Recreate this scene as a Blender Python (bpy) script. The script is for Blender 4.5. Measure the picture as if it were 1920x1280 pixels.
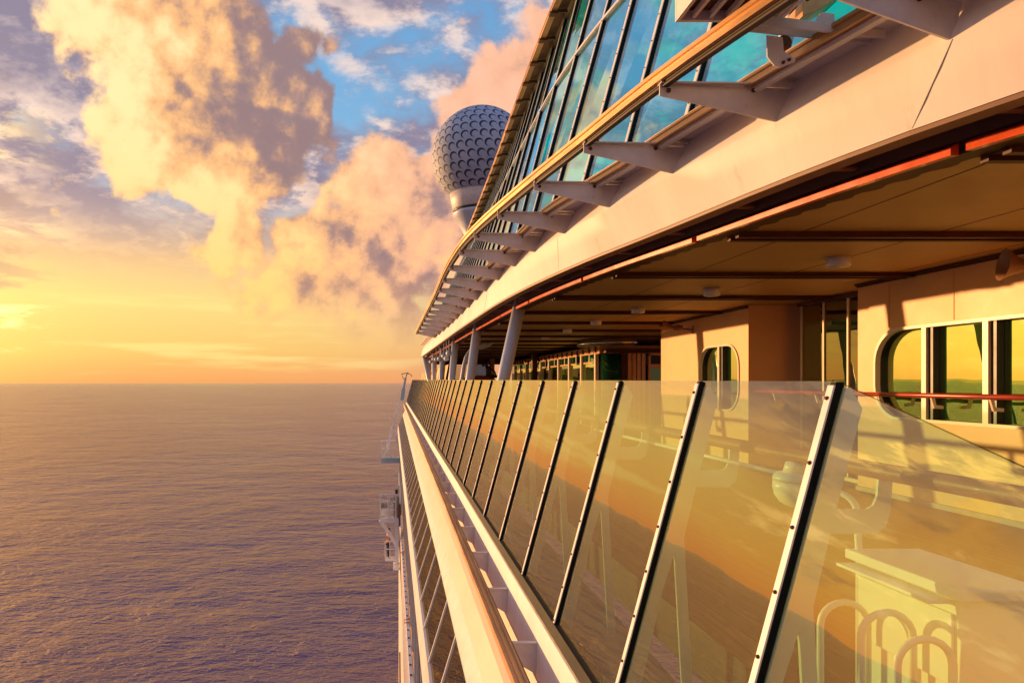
import bpy, math, random
from mathutils import Vector
random.seed(7)
S = bpy.context.scene
for o in list(bpy.data.objects):
    bpy.data.objects.remove(o)
R = math.radians

# ------------------------------------------------------------------ camera
F, CU, CV = 1280.0, 744.0, 717.0          # focal length and vanishing point in photo pixels
cam_d = bpy.data.cameras.new("camera")
cam = bpy.data.objects.new("camera", cam_d)
S.collection.objects.link(cam)
S.camera = cam
cam.location = (0, 0, 0)                  # eye level of the photographer is the origin
cam.rotation_euler = (R(90), 0, 0)
cam_d.sensor_width = 36
cam_d.lens = 24
cam_d.shift_x = (960 - CU) / 1920
cam_d.shift_y = (CV - 640) / 1920
cam_d.clip_start = 0.05
cam_d.clip_end = 60000

# ------------------------------------------------------------------ light
SUN_AZ, SUN_EL = -47.5, 3.3               # degrees left of the bow, above the horizon
sd = Vector((math.sin(R(SUN_AZ)) * math.cos(R(SUN_EL)), math.cos(R(SUN_AZ)) * math.cos(R(SUN_EL)), math.sin(R(SUN_EL))))
sun_d = bpy.data.lights.new("sun", 'SUN')
sun_d.energy = 5.0
sun_d.angle = R(0.6)
sun_d.color = (1.0, 0.51, 0.20)
sun = bpy.data.objects.new("sun", sun_d)
S.collection.objects.link(sun)
sun.rotation_euler = sd.to_track_quat('Z', 'Y').to_euler()
S.view_settings.view_transform = 'Standard'
S.view_settings.look = 'None'
S.view_settings.exposure = 0.30
S.view_settings.gamma = 1.0
S.cycles.max_bounces = 10
S.cycles.transparent_max_bounces = 24
S.cycles.sample_clamp_indirect = 4.0
S.cycles.sample_clamp_direct = 1.6

def lin(r, g, b):
    f = lambda c: (c / 255 / 12.92) if c / 255 <= 0.04045 else ((c / 255 + 0.055) / 1.055) ** 2.4
    return (f(r), f(g), f(b), 1)

class NT:
    """small wrapper for building node trees"""
    def __init__(s, tree): s.t = tree; s.n = tree.nodes; s.l = tree.links
    def node(s, typ, **kw):
        n = s.n.new(typ)
        for k, v in kw.items(): setattr(n, k, v)
        return n
    def put(s, sock, v):
        if v is None: return
        if isinstance(v, bpy.types.NodeSocket): s.l.new(v, sock)
        else: sock.default_value = v
    def math(s, op, a, b=None, c=None, clamp=False):
        n = s.node('ShaderNodeMath', operation=op, use_clamp=clamp)
        s.put(n.inputs[0], a); s.put(n.inputs[1], b); s.put(n.inputs[2], c)
        return n.outputs[0]
    def vmath(s, op, a, b=None, scale=None):
        n = s.node('ShaderNodeVectorMath', operation=op)
        s.put(n.inputs[0], a)
        if b is not None: s.put(n.inputs[1], b)
        if scale is not None: s.put(n.inputs['Scale'], scale)
        return n.outputs['Value'] if op in ('DISTANCE', 'DOT_PRODUCT', 'LENGTH') else n.outputs[0]
    def mix(s, f, a, b, blend='MIX'):
        n = s.node('ShaderNodeMix', data_type='RGBA', blend_type=blend)
        s.put(n.inputs[0], f); s.put(n.inputs[6], a); s.put(n.inputs[7], b)
        return n.outputs[2]
    def ss(s, x, lo, hi, a=0.0, b=1.0):
        n = s.node('ShaderNodeMapRange', interpolation_type='SMOOTHSTEP')
        s.put(n.inputs[0], x); s.put(n.inputs[1], lo); s.put(n.inputs[2], hi); s.put(n.inputs[3], a); s.put(n.inputs[4], b)
        return n.outputs[0]
    def ramp(s, x, stops):
        n = s.node('ShaderNodeValToRGB')
        e = n.color_ramp.elements
        while len(e) < len(stops): e.new(0.5)
        for i, (p, c) in enumerate(stops): e[i].position = p; e[i].color = c
        s.put(n.inputs[0], x)
        return n.outputs[0]
    def noise(s, vec, scale, detail=5, rough=0.55, dist=0.0):
        n = s.node('ShaderNodeTexNoise')
        s.put(n.inputs['Vector'], vec); n.inputs['Scale'].default_value = scale
        n.inputs['Detail'].default_value = detail; n.inputs['Roughness'].default_value = rough
        n.inputs['Distortion'].default_value = dist
        return n.outputs[0]
    def sep(s, v):
        n = s.node('ShaderNodeSeparateXYZ'); s.put(n.inputs[0], v); return n.outputs
    def comb(s, x, y, z):
        n = s.node('ShaderNodeCombineXYZ'); s.put(n.inputs[0], x); s.put(n.inputs[1], y); s.put(n.inputs[2], z); return n.outputs[0]

def pxdir(u, v):
    return Vector(((u - CU) / F, 1, (CV - v) / F)).normalized()

# ------------------------------------------------------------------ world: sunset sky with cumulus and altocumulus
W = bpy.data.worlds.new("World")
S.world = W
W.use_nodes = True
W.cycles.sampling_method = 'MANUAL'
W.cycles.sample_map_resolution = 512
wt = NT(W.node_tree)
wt.n.clear()

# heads of cumulus: directions in the sky (az/el given through the photo's projection) and angular radius
BLOBS = [(300, 40, .17, 1.0), (400, 150, .16, 1.0), (285, 270, .10, .9), (420, 290, .12, 1.0), (520, 230, .11, 1.0), (585, 180, .045, .9),
         (550, 75, .03, .7), (230, 240, .06, .7), (500, 340, .08, .6),
         (600, 470, .12, .9), (720, 410, .13, 1.0), (840, 350, .09, .9), (440, 480, .085, .8), (520, 560, .10, .7),
         (700, 560, .15, .8), (850, 480, .13, 1.0), (360, 470, .045, .6), 
         (950, 160, .085, 1.0), (1040, 110, .09, .9), (860, 220, .05, .6),
         (1350, 420, .12, .7), (1700, 300, .16, .8), (2300, 500, .2, .8),
         (-320, 480, .10, .6), (-700, 420, .16, .7), (-1250, 500, .15, .7), (-1700, 250, .2, .7), (-420, 150, .12, .7)]
grp = bpy.data.node_groups.new("cumulus_density", 'ShaderNodeTree')
grp.interface.new_socket("Vector", in_out='INPUT', socket_type='NodeSocketVector')
grp.interface.new_socket("Density", in_out='OUTPUT', socket_type='NodeSocketFloat')
gi = grp.nodes.new('NodeGroupInput'); go = grp.nodes.new('NodeGroupOutput')
g = NT(grp)
vec = gi.outputs[0]
warp = g.node('ShaderNodeTexNoise'); g.put(warp.inputs['Vector'], vec)
warp.inputs['Scale'].default_value = 7; warp.inputs['Detail'].default_value = 3
wv = g.vmath('ADD', vec, g.vmath('SCALE', g.vmath('SUBTRACT', warp.outputs['Color'], (.5, .5, .5)), scale=.075))
acc = None
for (u, v, r, a) in BLOBS:
    c = pxdir(u, v)
    d = g.vmath('DISTANCE', wv, tuple(c))
    q = g.math('MULTIPLY_ADD', g.math('MULTIPLY', d, d), -a / (r * r), a)
    q = g.math('MAXIMUM', q, 0.0)
    acc = q if acc is None else g.math('SMOOTH_MAX', acc, q, 0.25)
n1 = g.noise(wv, 9.5, 9, .56)
n2 = g.noise(vec, 30, 6, .6)
dens = g.math('ADD', g.math('MULTIPLY', acc, 1.15), g.math('MULTIPLY', g.math('SUBTRACT', n1, .5), 1.55))
dens = g.math('ADD', dens, g.math('MULTIPLY', g.math('SUBTRACT', n2, .5), .62))
vo = g.node('ShaderNodeTexVoronoi', feature='F1'); g.put(vo.inputs['Vector'], wv); vo.inputs['Scale'].default_value = 12
vp = g.node('ShaderNodeTexVoronoi', feature='F1'); g.put(vp.inputs['Vector'], wv); vp.inputs['Scale'].default_value = 29
puff = g.math('MULTIPLY_ADD', vp.outputs['Distance'], .45, vo.outputs['Distance'])
dens = g.math('MULTIPLY_ADD', g.math('SUBTRACT', .70, puff), .62, dens)
dens = g.math('SUBTRACT', dens, .42)
g.l.new(dens, go.inputs[0])

geo = wt.node('ShaderNodeTexCoord')
D = wt.vmath('NORMALIZE', geo.outputs['Generated'])
dx, dy, dz = wt.sep(D)
el = wt.math('MULTIPLY', dz, 1.0)
hl = wt.math('SQRT', wt.math('MAXIMUM', wt.math('SUBTRACT', 1.0, wt.math('MULTIPLY', dz, dz)), .0001))
sh = Vector((math.sin(R(SUN_AZ)), math.cos(R(SUN_AZ)), 0))
cs = wt.math('DIVIDE', wt.vmath('DOT_PRODUCT', D, tuple(sh)), hl)      # cosine of the azimuth away from the sun
near_sun = wt.ss(cs, .36, .88)
# clear-sky gradients, towards and away from the sun
toward = wt.ramp(el, [(0.0, lin(255, 172, 104)), (.045, lin(255, 206, 118)), (.11, lin(255, 222, 136)), (.17, lin(254, 206, 146)),
                      (.26, lin(186, 190, 206)), (.36, lin(130, 184, 226)), (.6, lin(92, 158, 216)), (1.0, lin(66, 134, 205))])
away = wt.ramp(el, [(0.0, lin(232, 160, 122)), (.05, lin(232, 168, 134)), (.12, lin(216, 170, 160)), (.2, lin(176, 178, 204)),
                    (.28, lin(146, 186, 222)), (.4, lin(112, 174, 224)), (.6, lin(84, 156, 218)), (1.0, lin(60, 128, 205))])
base = wt.mix(near_sun, away, toward)
sky = wt.node('ShaderNodeTexSky', sky_type='NISHITA', sun_disc=False)
sky.sun_elevation = R(SUN_EL)
sky.sun_rotation = R(SUN_AZ)
sky.air_density = 1.4; sky.dust_density = 2.0; sky.ozone_density = 1.5
nish = wt.mix(1.0, sky.outputs[0], (.1, .1, .1, 1), 'MULTIPLY')
base = wt.mix(.84, nish, base)
# altocumulus: project on a flat layer high above
k = wt.math('DIVIDE', 1.0, wt.math('MAXIMUM', wt.math('ADD', dz, .22), .02))
flat = wt.vmath('ADD', wt.comb(wt.math('MULTIPLY', dx, k), wt.math('MULTIPLY', dy, k), 0.0), (3.1, 1.7, .4))
big = wt.noise(flat, .62, 4, .5)
a1 = wt.noise(flat, 3.6, 8, .60, .15)
sun_off = wt.vmath('ADD', flat, tuple(sh * .055))
a2 = wt.noise(sun_off, 3.6, 8, .60, .15)
acov = wt.math('ADD', a1, wt.math('MULTIPLY', wt.math('SUBTRACT', big, .5), .62))
left = wt.ss(dx, -.52, -.16, .13, 0.0)
acov = wt.math('ADD', acov, left)
acov = wt.math('ADD', acov, wt.math('MULTIPLY', wt.ss(dx, -.34, -.2), .075))
aal = wt.ss(acov, .395, .60)
aal = wt.math('MULTIPLY', aal, wt.ss(el, .12, .28))
aal = wt.math('MULTIPLY', aal, wt.ss(el, .45, .85, 1.0, .25))
alit = wt.ss(wt.math('SUBTRACT', a1, a2), -.04, .10)
ashade = wt.mix(wt.ss(el, .1, .3), lin(186, 140, 124), lin(138, 126, 146))
alight = wt.mix(wt.ss(el, .1, .34), lin(250, 196, 142), lin(244, 214, 196))
thin = wt.ss(acov, .5, .85)
acol = wt.mix(wt.math('MULTIPLY', alit, wt.math('SUBTRACT', 1.15, thin)), ashade, alight)
base = wt.mix(wt.math('MULTIPLY', aal, .93), base, acol)
# low streaks of haze cloud above the horizon
st_v = wt.comb(wt.math('MULTIPLY', dx, 2.2), wt.math('MULTIPLY', dy, 2.2), wt.math('MULTIPLY', dz, 26.0))
st = wt.noise(st_v, 1.7, 6, .55)
stal = wt.math('MULTIPLY', wt.ss(st, .5, .66), wt.math('MULTIPLY', wt.ss(el, .0, .03), wt.ss(el, .09, .19, 1.0, 0.0)))
stcol = wt.mix(near_sun, lin(214, 152, 132), lin(255, 226, 140))
base = wt.mix(wt.math('MULTIPLY', stal, .6), base, stcol)
# long golden streaks higher up on the sun's side, with greyer gaps
s2v = wt.comb(wt.math('MULTIPLY', dx, 1.6), wt.math('MULTIPLY', dy, 1.6), wt.math('MULTIPLY', dz, 5.5))
s2 = wt.noise(s2v, 4.2, 9, .62, .2)
s2w = wt.math('MULTIPLY', wt.ss(dx, -.40, -.56), wt.math('MULTIPLY', wt.ss(el, .02, .07), wt.ss(el, .25, .5, 1.0, 0.0)))
base = wt.mix(wt.math('MULTIPLY', wt.ss(s2, .47, .36), wt.math('MULTIPLY', s2w, .85)), base, lin(158, 132, 128))
base = wt.mix(wt.math('MULTIPLY', wt.ss(s2, .52, .62), s2w), base, (1.7, 1.22, .48, 1))
# cumulus with light from the sun's side
G1 = wt.node('ShaderNodeGroup'); G1.node_tree = grp; wt.put(G1.inputs[0], D)
lightdir = Vector((-.86, -.1, -.34)).normalized()
G2 = wt.node('ShaderNodeGroup'); G2.node_tree = grp; wt.put(G2.inputs[0], wt.vmath('ADD', D, tuple(lightdir * .075)))
G3 = wt.node('ShaderNodeGroup'); G3.node_tree = grp; wt.put(G3.inputs[0], wt.vmath('ADD', D, tuple(lightdir * .018)))
d1, d2, d3 = G1.outputs[0], G2.outputs[0], G3.outputs[0]
cal = wt.math('MULTIPLY', wt.ss(d1, -.02, .24), wt.ss(el, .02, .15, .0, 1.0))
thick = wt.ss(d1, .25, 1.0)
shade1 = wt.math('MULTIPLY_ADD', wt.math('SUBTRACT', d1, d2), .55, .64)
shade1 = wt.math('MULTIPLY_ADD', wt.math('SUBTRACT', d1, d3), .85, shade1)
shade1 = wt.math('MULTIPLY_ADD', wt.math('SUBTRACT', wt.noise(D, 24, 7, .62), .5), 1.35, shade1)
dn = wt.node('ShaderNodeTexNoise'); wt.put(dn.inputs['Vector'], D); dn.inputs['Scale'].default_value = 9; dn.inputs['Detail'].default_value = 4
DW = wt.vmath('ADD', D, wt.vmath('SCALE', wt.vmath('SUBTRACT', dn.outputs['Color'], (.5, .5, .5)), scale=.09))
for (u_, v_, r_, a_) in [(520, 215, .15, .62), (440, 110, .10, .25), (700, 600, .17, .34), (820, 520, .14, .26), (910, 440, .10, .14)]:
    dd_ = wt.vmath('DISTANCE', DW, tuple(pxdir(u_, v_)))
    shade1 = wt.math('SUBTRACT', shade1, wt.ss(dd_, 0.0, r_, a_, 0.0))
clit = wt.ss(shade1, -.22, 1.5)
rosy = wt.ss(dx, -.2, .1)
c_light = wt.mix(rosy, wt.mix(wt.ss(el, .08, .4), lin(255, 210, 120), (1.22, .82, .40, 1)), wt.mix(wt.ss(el, .1, .35), lin(252, 206, 130), lin(248, 190, 156)))
c_mid = wt.mix(rosy, lin(248, 186, 124), lin(240, 178, 142))
c_dark = wt.mix(wt.ss(el, .05, .2), lin(196, 140, 116), lin(150, 122, 122))
ccol = wt.mix(wt.ss(clit, 0.0, .52), c_dark, c_mid)
ccol = wt.mix(wt.ss(clit, .38, 1.02), ccol, c_light)
base = wt.mix(wt.math('MULTIPLY', cal, .96), base, ccol)
# glow round the hidden sun
gl = wt.vmath('DOT_PRODUCT', D, tuple(sd))
glow = wt.math('POWER', wt.math('MAXIMUM', gl, 0.0), 26.0)
base = wt.mix(1.0, base, wt.mix(1.0, (.8, .40, .05, 1), wt.comb(glow, glow, glow), 'MULTIPLY'), 'ADD')
base = wt.mix(wt.ss(dz, -.02, 0.0), lin(110, 84, 100), base)
bg = wt.node('ShaderNodeBackground')
wt.put(bg.inputs[0], base)
bg.inputs[1].default_value = .92
wo = wt.node('ShaderNodeOutputWorld')
wt.l.new(bg.outputs[0], wo.inputs[0])

# ------------------------------------------------------------------ materials
MATS = {}
def new_mat(name):
    m = bpy.data.materials.new(name); m.use_nodes = True
    t = NT(m.node_tree); t.n.clear()
    out = t.node('ShaderNodeOutputMaterial')
    MATS[name] = m
    return m, t, out
def principled(name, col, rough=.5, metal=0.0, vary=.12, vscale=3.0, stain=None, stain_amt=0.0, stain_scale=6.0, bump=0.0, bscale=60, stretch=(1, 1, 1), coat=0.0, spec=.5):
    m, t, out = new_mat(name)
    p = t.node('ShaderNodeBsdfPrincipled')
    tc = t.node('ShaderNodeTexCoord')
    co = t.vmath('MULTIPLY', tc.outputs['Object'], stretch)
    n = t.noise(co, vscale, 6, .6)
    c = (*col, 1)
    dark = (*[x * (1 - vary) for x in col], 1); light = (*[min(1, x * (1 + vary * .6)) for x in col], 1)
    cc = t.mix(t.ss(n, .3, .7), dark, light)
    if stain:
        n2 = t.noise(co, stain_scale, 9, .68)
        cc = t.mix(t.math('MULTIPLY', t.ss(n2, .60, .74), stain_amt), cc, (*stain, 1))
    t.put(p.inputs['Base Color'], cc)
    t.put(p.inputs['Roughness'], t.math('MULTIPLY_ADD', n, .2, rough - .1))
    p.inputs['Metallic'].default_value = metal
    p.inputs['Specular IOR Level'].default_value = spec
    p.inputs['Coat Weight'].default_value = coat
    if bump:
        b = t.node('ShaderNodeBump'); b.inputs['Strength'].default_value = bump; b.inputs['Distance'].default_value = .004
        t.put(b.inputs['Height'], t.noise(co, bscale, 4, .6)); t.l.new(b.outputs[0], p.inputs['Normal'])
    t.l.new(p.outputs[0], out.inputs[0])
    return m
def glass(name, tint, refl_tint, base_f, grazing_f, dirt=.03):
    """coated sheet glass: clear tinted transmission under a mirror-like coat"""
    m, t, out = new_mat(name)
    tr = t.node('ShaderNodeBsdfTransparent'); tr.inputs[0].default_value = (*tint, 1)
    gl = t.node('ShaderNodeBsdfGlossy'); gl.inputs['Color'].default_value = (*refl_tint, 1)
    gl.inputs['Roughness'].default_value = 0.0
    lw = t.node('ShaderNodeLayerWeight'); lw.inputs[0].default_value = .5
    f = t.math('POWER', lw.outputs['Facing'], 2.1)
    f = t.math('MULTIPLY_ADD', f, grazing_f - base_f, base_f, clamp=True)
    gm = t.node('ShaderNodeNewGeometry')
    front = t.math('SUBTRACT', 1.0, gm.outputs['Backfacing'])
    f = t.math('MULTIPLY', f, front)
    mx = t.node('ShaderNodeMixShader'); t.put(mx.inputs[0], f)
    t.l.new(tr.outputs[0], mx.inputs[1]); t.l.new(gl.outputs[0], mx.inputs[2])
    # salt and dust on the pane
    df = t.node('ShaderNodeBsdfDiffuse'); df.inputs[0].default_value = (.7, .66, .56, 1)
    tc = t.node('ShaderNodeTexCoord')
    sp = t.noise(tc.outputs['Object'], 140, 2, .5)
    pat = t.noise(tc.outputs['Object'], 2.2, 6, .65)
    dd = t.math('ADD', t.math('MULTIPLY', t.ss(sp, .68, .76), dirt * 14), t.math('MULTIPLY', t.ss(pat, .38, .75), dirt * 2))
    dd = t.math('MULTIPLY', t.math('ADD', dd, dirt * .5), front)
    m2 = t.node('ShaderNodeMixShader'); t.put(m2.inputs[0], dd)
    t.l.new(mx.outputs[0], m2.inputs[1]); t.l.new(df.outputs[0], m2.inputs[2])
    wob = t.node('ShaderNodeBump'); wob.inputs['Strength'].default_value = .02; wob.inputs['Distance'].default_value = .1
    t.put(wob.inputs['Height'], t.noise(tc.outputs['Object'], 1.6, 2, .5)); t.l.new(wob.outputs[0], gl.inputs['Normal'])
    t.l.new(m2.outputs[0], out.inputs[0])
    return m
def window_glass(name, dark, refl, base_f, graz):
    m, t, out = new_mat(name)
    df = t.node('ShaderNodeBsdfDiffuse'); df.inputs[0].default_value = (*dark, 1)
    gl = t.node('ShaderNodeBsdfGlossy'); gl.inputs['Color'].default_value = (*refl, 1); gl.inputs['Roughness'].default_value = 0.0
    lw = t.node('ShaderNodeLayerWeight'); lw.inputs[0].default_value = .5
    f = t.math('MULTIPLY_ADD', t.math('POWER', lw.outputs['Facing'], 2.0), graz - base_f, base_f, clamp=True)
    tc = t.node('ShaderNodeTexCoord')
    wob = t.node('ShaderNodeBump'); wob.inputs['Strength'].default_value = .03; wob.inputs['Distance'].default_value = .1
    t.put(wob.inputs['Height'], t.noise(tc.outputs['Object'], 1.3, 2, .5)); t.l.new(wob.outputs[0], gl.inputs['Normal'])
    mx = t.node('ShaderNodeMixShader'); t.put(mx.inputs[0], f)
    t.l.new(df.outputs[0], mx.inputs[1]); t.l.new(gl.outputs[0], mx.inputs[2])
    t.l.new(mx.outputs[0], out.inputs[0])
    return m

M = {}
M['paint'] = principled('white_ship_paint', (.74, .70, .66), .42, vary=.07, vscale=1.4, stain=(.42, .28, .18), stain_amt=.35, stain_scale=5, bump=.25, bscale=14)
M['fascia'] = principled('fascia_paint', (.81, .75, .72), .6, vary=.10, vscale=1.6, stain=(.42, .30, .24), stain_amt=.32, stain_scale=7, bump=.5, bscale=7, stretch=(1, 1, .16))
M['ledge'] = principled('ledge_paint', (.64, .50, .39), .5, vary=.08, vscale=2, stain=(.34, .18, .09), stain_amt=.45, stain_scale=7, bump=.3, bscale=14, stretch=(1, .6, 1))
M['bracket'] = principled('bracket_paint', (.66, .60, .58), .5, vary=.12, vscale=5, stain=(.30, .17, .10), stain_amt=.5, stain_scale=9, bump=.3, bscale=30)
M['old_paint'] = principled('flaking_paint', (.66, .62, .60), .55, vary=.14, vscale=6, stain=(.10, .08, .07), stain_amt=.8, stain_scale=12, bump=.4, bscale=40)
M['teal'] = principled('teal_paint', (.42, .55, .52), .5, vary=.12, vscale=4, stain=(.5, .3, .16), stain_amt=.4, stain_scale=9)
M['track'] = principled('bronzed_track', (.62, .36, .16), .38, metal=.55, vary=.25, vscale=4, stain=(.2, .09, .04), stain_amt=.5, stain_scale=7, bump=.2, bscale=40, stretch=(1, .2, 1))
M['dark_track'] = principled('track_shadow_gap', (.06, .04, .03), .6)
M['rust'] = principled('rusty_steel', (.16, .065, .025), .7, metal=.2, vary=.4, vscale=9, stain=(.08, .03, .02), stain_amt=.8, stain_scale=12, bump=.6, bscale=40)
M['cap'] = principled('post_cap_paint', (.80, .76, .70), .38, vary=.08, vscale=6, stain=(.40, .18, .08), stain_amt=.35, stain_scale=18, bump=.1)
M['gasket'] = principled('black_gasket', (.006, .008, .008), .6, spec=.15)
M['bolt'] = principled('rusty_bolt', (.14, .05, .025), .6, metal=.4, vary=.4, vscale=60)
M['fin'] = principled('pale_green_steel', (.62, .68, .60), .5, vary=.06)
M['wood'] = principled('varnished_wood', (.24, .095, .03), .45, vary=.4, vscale=5, stretch=(4, .5, 4), coat=.1, spec=.3, stain=(.1, .045, .02), stain_amt=.6, stain_scale=8)
M['redwood'] = principled('red_varnished_wood', (.42, .05, .025), .25, vary=.3, vscale=5, stretch=(4, .5, 4), coat=.6)
M['redtrim'] = principled('red_lacquered_trim', (.80, .10, .015), .3, vary=.25, vscale=6, coat=.4)
M['mahogany'] = principled('dark_mahogany', (.07, .016, .008), .5, vary=.4, vscale=6, spec=.25, stretch=(.6, 4, 4))
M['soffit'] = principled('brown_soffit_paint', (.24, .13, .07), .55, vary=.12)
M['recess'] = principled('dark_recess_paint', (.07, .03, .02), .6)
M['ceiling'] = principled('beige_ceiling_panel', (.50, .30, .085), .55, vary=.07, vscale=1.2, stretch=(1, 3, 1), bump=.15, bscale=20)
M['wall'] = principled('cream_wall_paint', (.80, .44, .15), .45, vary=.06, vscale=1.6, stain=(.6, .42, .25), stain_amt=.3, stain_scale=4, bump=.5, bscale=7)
M['frame'] = principled('cream_frame_paint', (.72, .60, .46), .35, vary=.06)
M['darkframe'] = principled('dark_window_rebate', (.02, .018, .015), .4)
M['column'] = principled('grey_blue_column_paint', (.50, .56, .66), .42, vary=.06, vscale=2)
M['lamp_white'] = principled('white_plastic', (.74, .76, .74), .4, vary=.04)
M['brown_plastic'] = principled('brown_horn_plastic', (.26, .13, .07), .45, vary=.1)
M['orange_wood'] = principled('orange_wood', (.62, .28, .07), .35, vary=.2, vscale=8, stretch=(4, 4, .6), coat=.3)
M['chrome'] = principled('polished_steel', (.62, .58, .54), .13, metal=1.0, vary=.15, vscale=7)
M['bronze'] = principled('dark_bronze', (.05, .03, .025), .4, metal=.3)
M['orange'] = principled('orange_shell', (.60, .16, .03), .4, vary=.1)
M['skin'] = principled('skin', (.62, .28, .17), .55, vary=.08)
M['hair'] = principled('dark_hair', (.05, .022, .015), .6)
M['red_cloth'] = principled('red_cloth', (.55, .06, .03), .7)
M['navy_cloth'] = principled('navy_cloth', (.025, .03, .06), .8)
M['tan_cloth'] = principled('tan_swimsuit', (.5, .17, .10), .7)
M['white_steel'] = principled('white_steel', (.86, .86, .86), .45, vary=.08, stain=(.35, .2, .12), stain_amt=.4, stain_scale=8)
M['blue_steel'] = principled('pale_blue_steel', (.38, .52, .60), .45, vary=.1)
M['grey'] = principled('grey_machine', (.30, .29, .27), .5, vary=.25, vscale=8)
M['orange_machine'] = principled('brown_machine', (.35, .13, .06), .6, vary=.3, vscale=8)
M['rail_glass'] = glass('coated_rail_glass', (.78, .94, .82), (1.0, .84, .56), .165, .95, .0015)
M['facade_glass'] = glass('blue_facade_glass', (.07, .93, .90), (.78, .95, .96), .12, .92, .002)
M['win'] = window_glass('green_window_glass', (.006, .085, .008), (.92, .98, .48), .55, .98)
M['lowwin'] = window_glass('brown_window_glass', (.03, .02, .008), (.62, .50, .30), .42, .9)
M['doorglass'] = window_glass('dark_door_glass', (.006, .014, .006), (.92, .86, .46), .10, .85)
M['green_glass'] = window_glass('bottle_green_glass', (.005, .06, .03), (.5, .9, .6), .12, .8)

def mat_deck():
    m, t, out = new_mat('teak_deck')
    p = t.node('ShaderNodeBsdfPrincipled')
    tc = t.node('ShaderNodeTexCoord')
    x, y, z = t.sep(tc.outputs['Object'])
    pl = t.math('FRACT', t.math('MULTIPLY', x, 9.0))
    seam = t.math('LESS_THAN', pl, .06)
    idx = t.math('FLOOR', t.math('MULTIPLY', x, 9.0))
    wn = t.node('ShaderNodeTexWhiteNoise', noise_dimensions='1D'); t.put(wn.inputs['W'], idx)
    gr = t.noise(t.vmath('MULTIPLY', tc.outputs['Object'], (14, 1, 1)), 4, 5)
    c = t.mix(wn.outputs[0], (.17, .09, .035, 1), (.23, .125, .05, 1))
    c = t.mix(t.ss(gr, .35, .7), c, (.12, .062, .026, 1))
    c = t.mix(seam, c, (.03, .025, .02, 1))
    t.put(p.inputs['Base Color'], c); p.inputs['Roughness'].default_value = .5
    t.l.new(p.outputs[0], out.inputs[0])
    return m
M['deck'] = mat_deck()

def mat_sea():
    m, t, out = new_mat('sea_water')
    p = t.node('ShaderNodeBsdfPrincipled')
    tc = t.node('ShaderNodeTexCoord')
    o = tc.outputs['Object']
    rot = t.node('ShaderNodeMapping'); t.put(rot.inputs[0], o); rot.inputs['Rotation'].default_value = (0, 0, R(20)); rot.inputs['Scale'].default_value = (.6, 1, 1)
    v = rot.outputs[0]
    h1 = t.noise(v, .075, 9, .60, .4)
    h2 = t.noise(v, .22, 4, .55, .3)
    h3 = t.noise(v, .85, 4, .6, .4)
    h4 = t.noise(v, 2.6, 3, .6)
    patch = t.ss(t.noise(o, .009, 5, .6), .34, .66, .55, 1.35)
    h = t.math('MULTIPLY', t.math('MULTIPLY', h1, patch), 6.5)
    h = t.math('MULTIPLY_ADD', h2, 2.5, h)
    h = t.math('MULTIPLY_ADD', t.math('MULTIPLY', h3, patch), 1.7, h)
    h = t.math('MULTIPLY_ADD', t.math('MULTIPLY', h4, patch), .6, h)
    b = t.node('ShaderNodeBump'); b.inputs['Strength'].default_value = 1.0; b.inputs['Distance'].default_value = 1.0
    t.put(b.inputs['Height'], h)
    p.inputs['Base Color'].default_value = (.032, .016, .135, 1)
    p.inputs['Roughness'].default_value = .10
    p.inputs['Specular Tint'].default_value = (1.0, .77, .98, 1)
    p.inputs['IOR'].default_value = 1.95
    t.l.new(b.outputs[0], p.inputs['Normal'])
    t.l.new(p.outputs[0], out.inputs[0])
    return m
M['sea'] = mat_sea()

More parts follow.
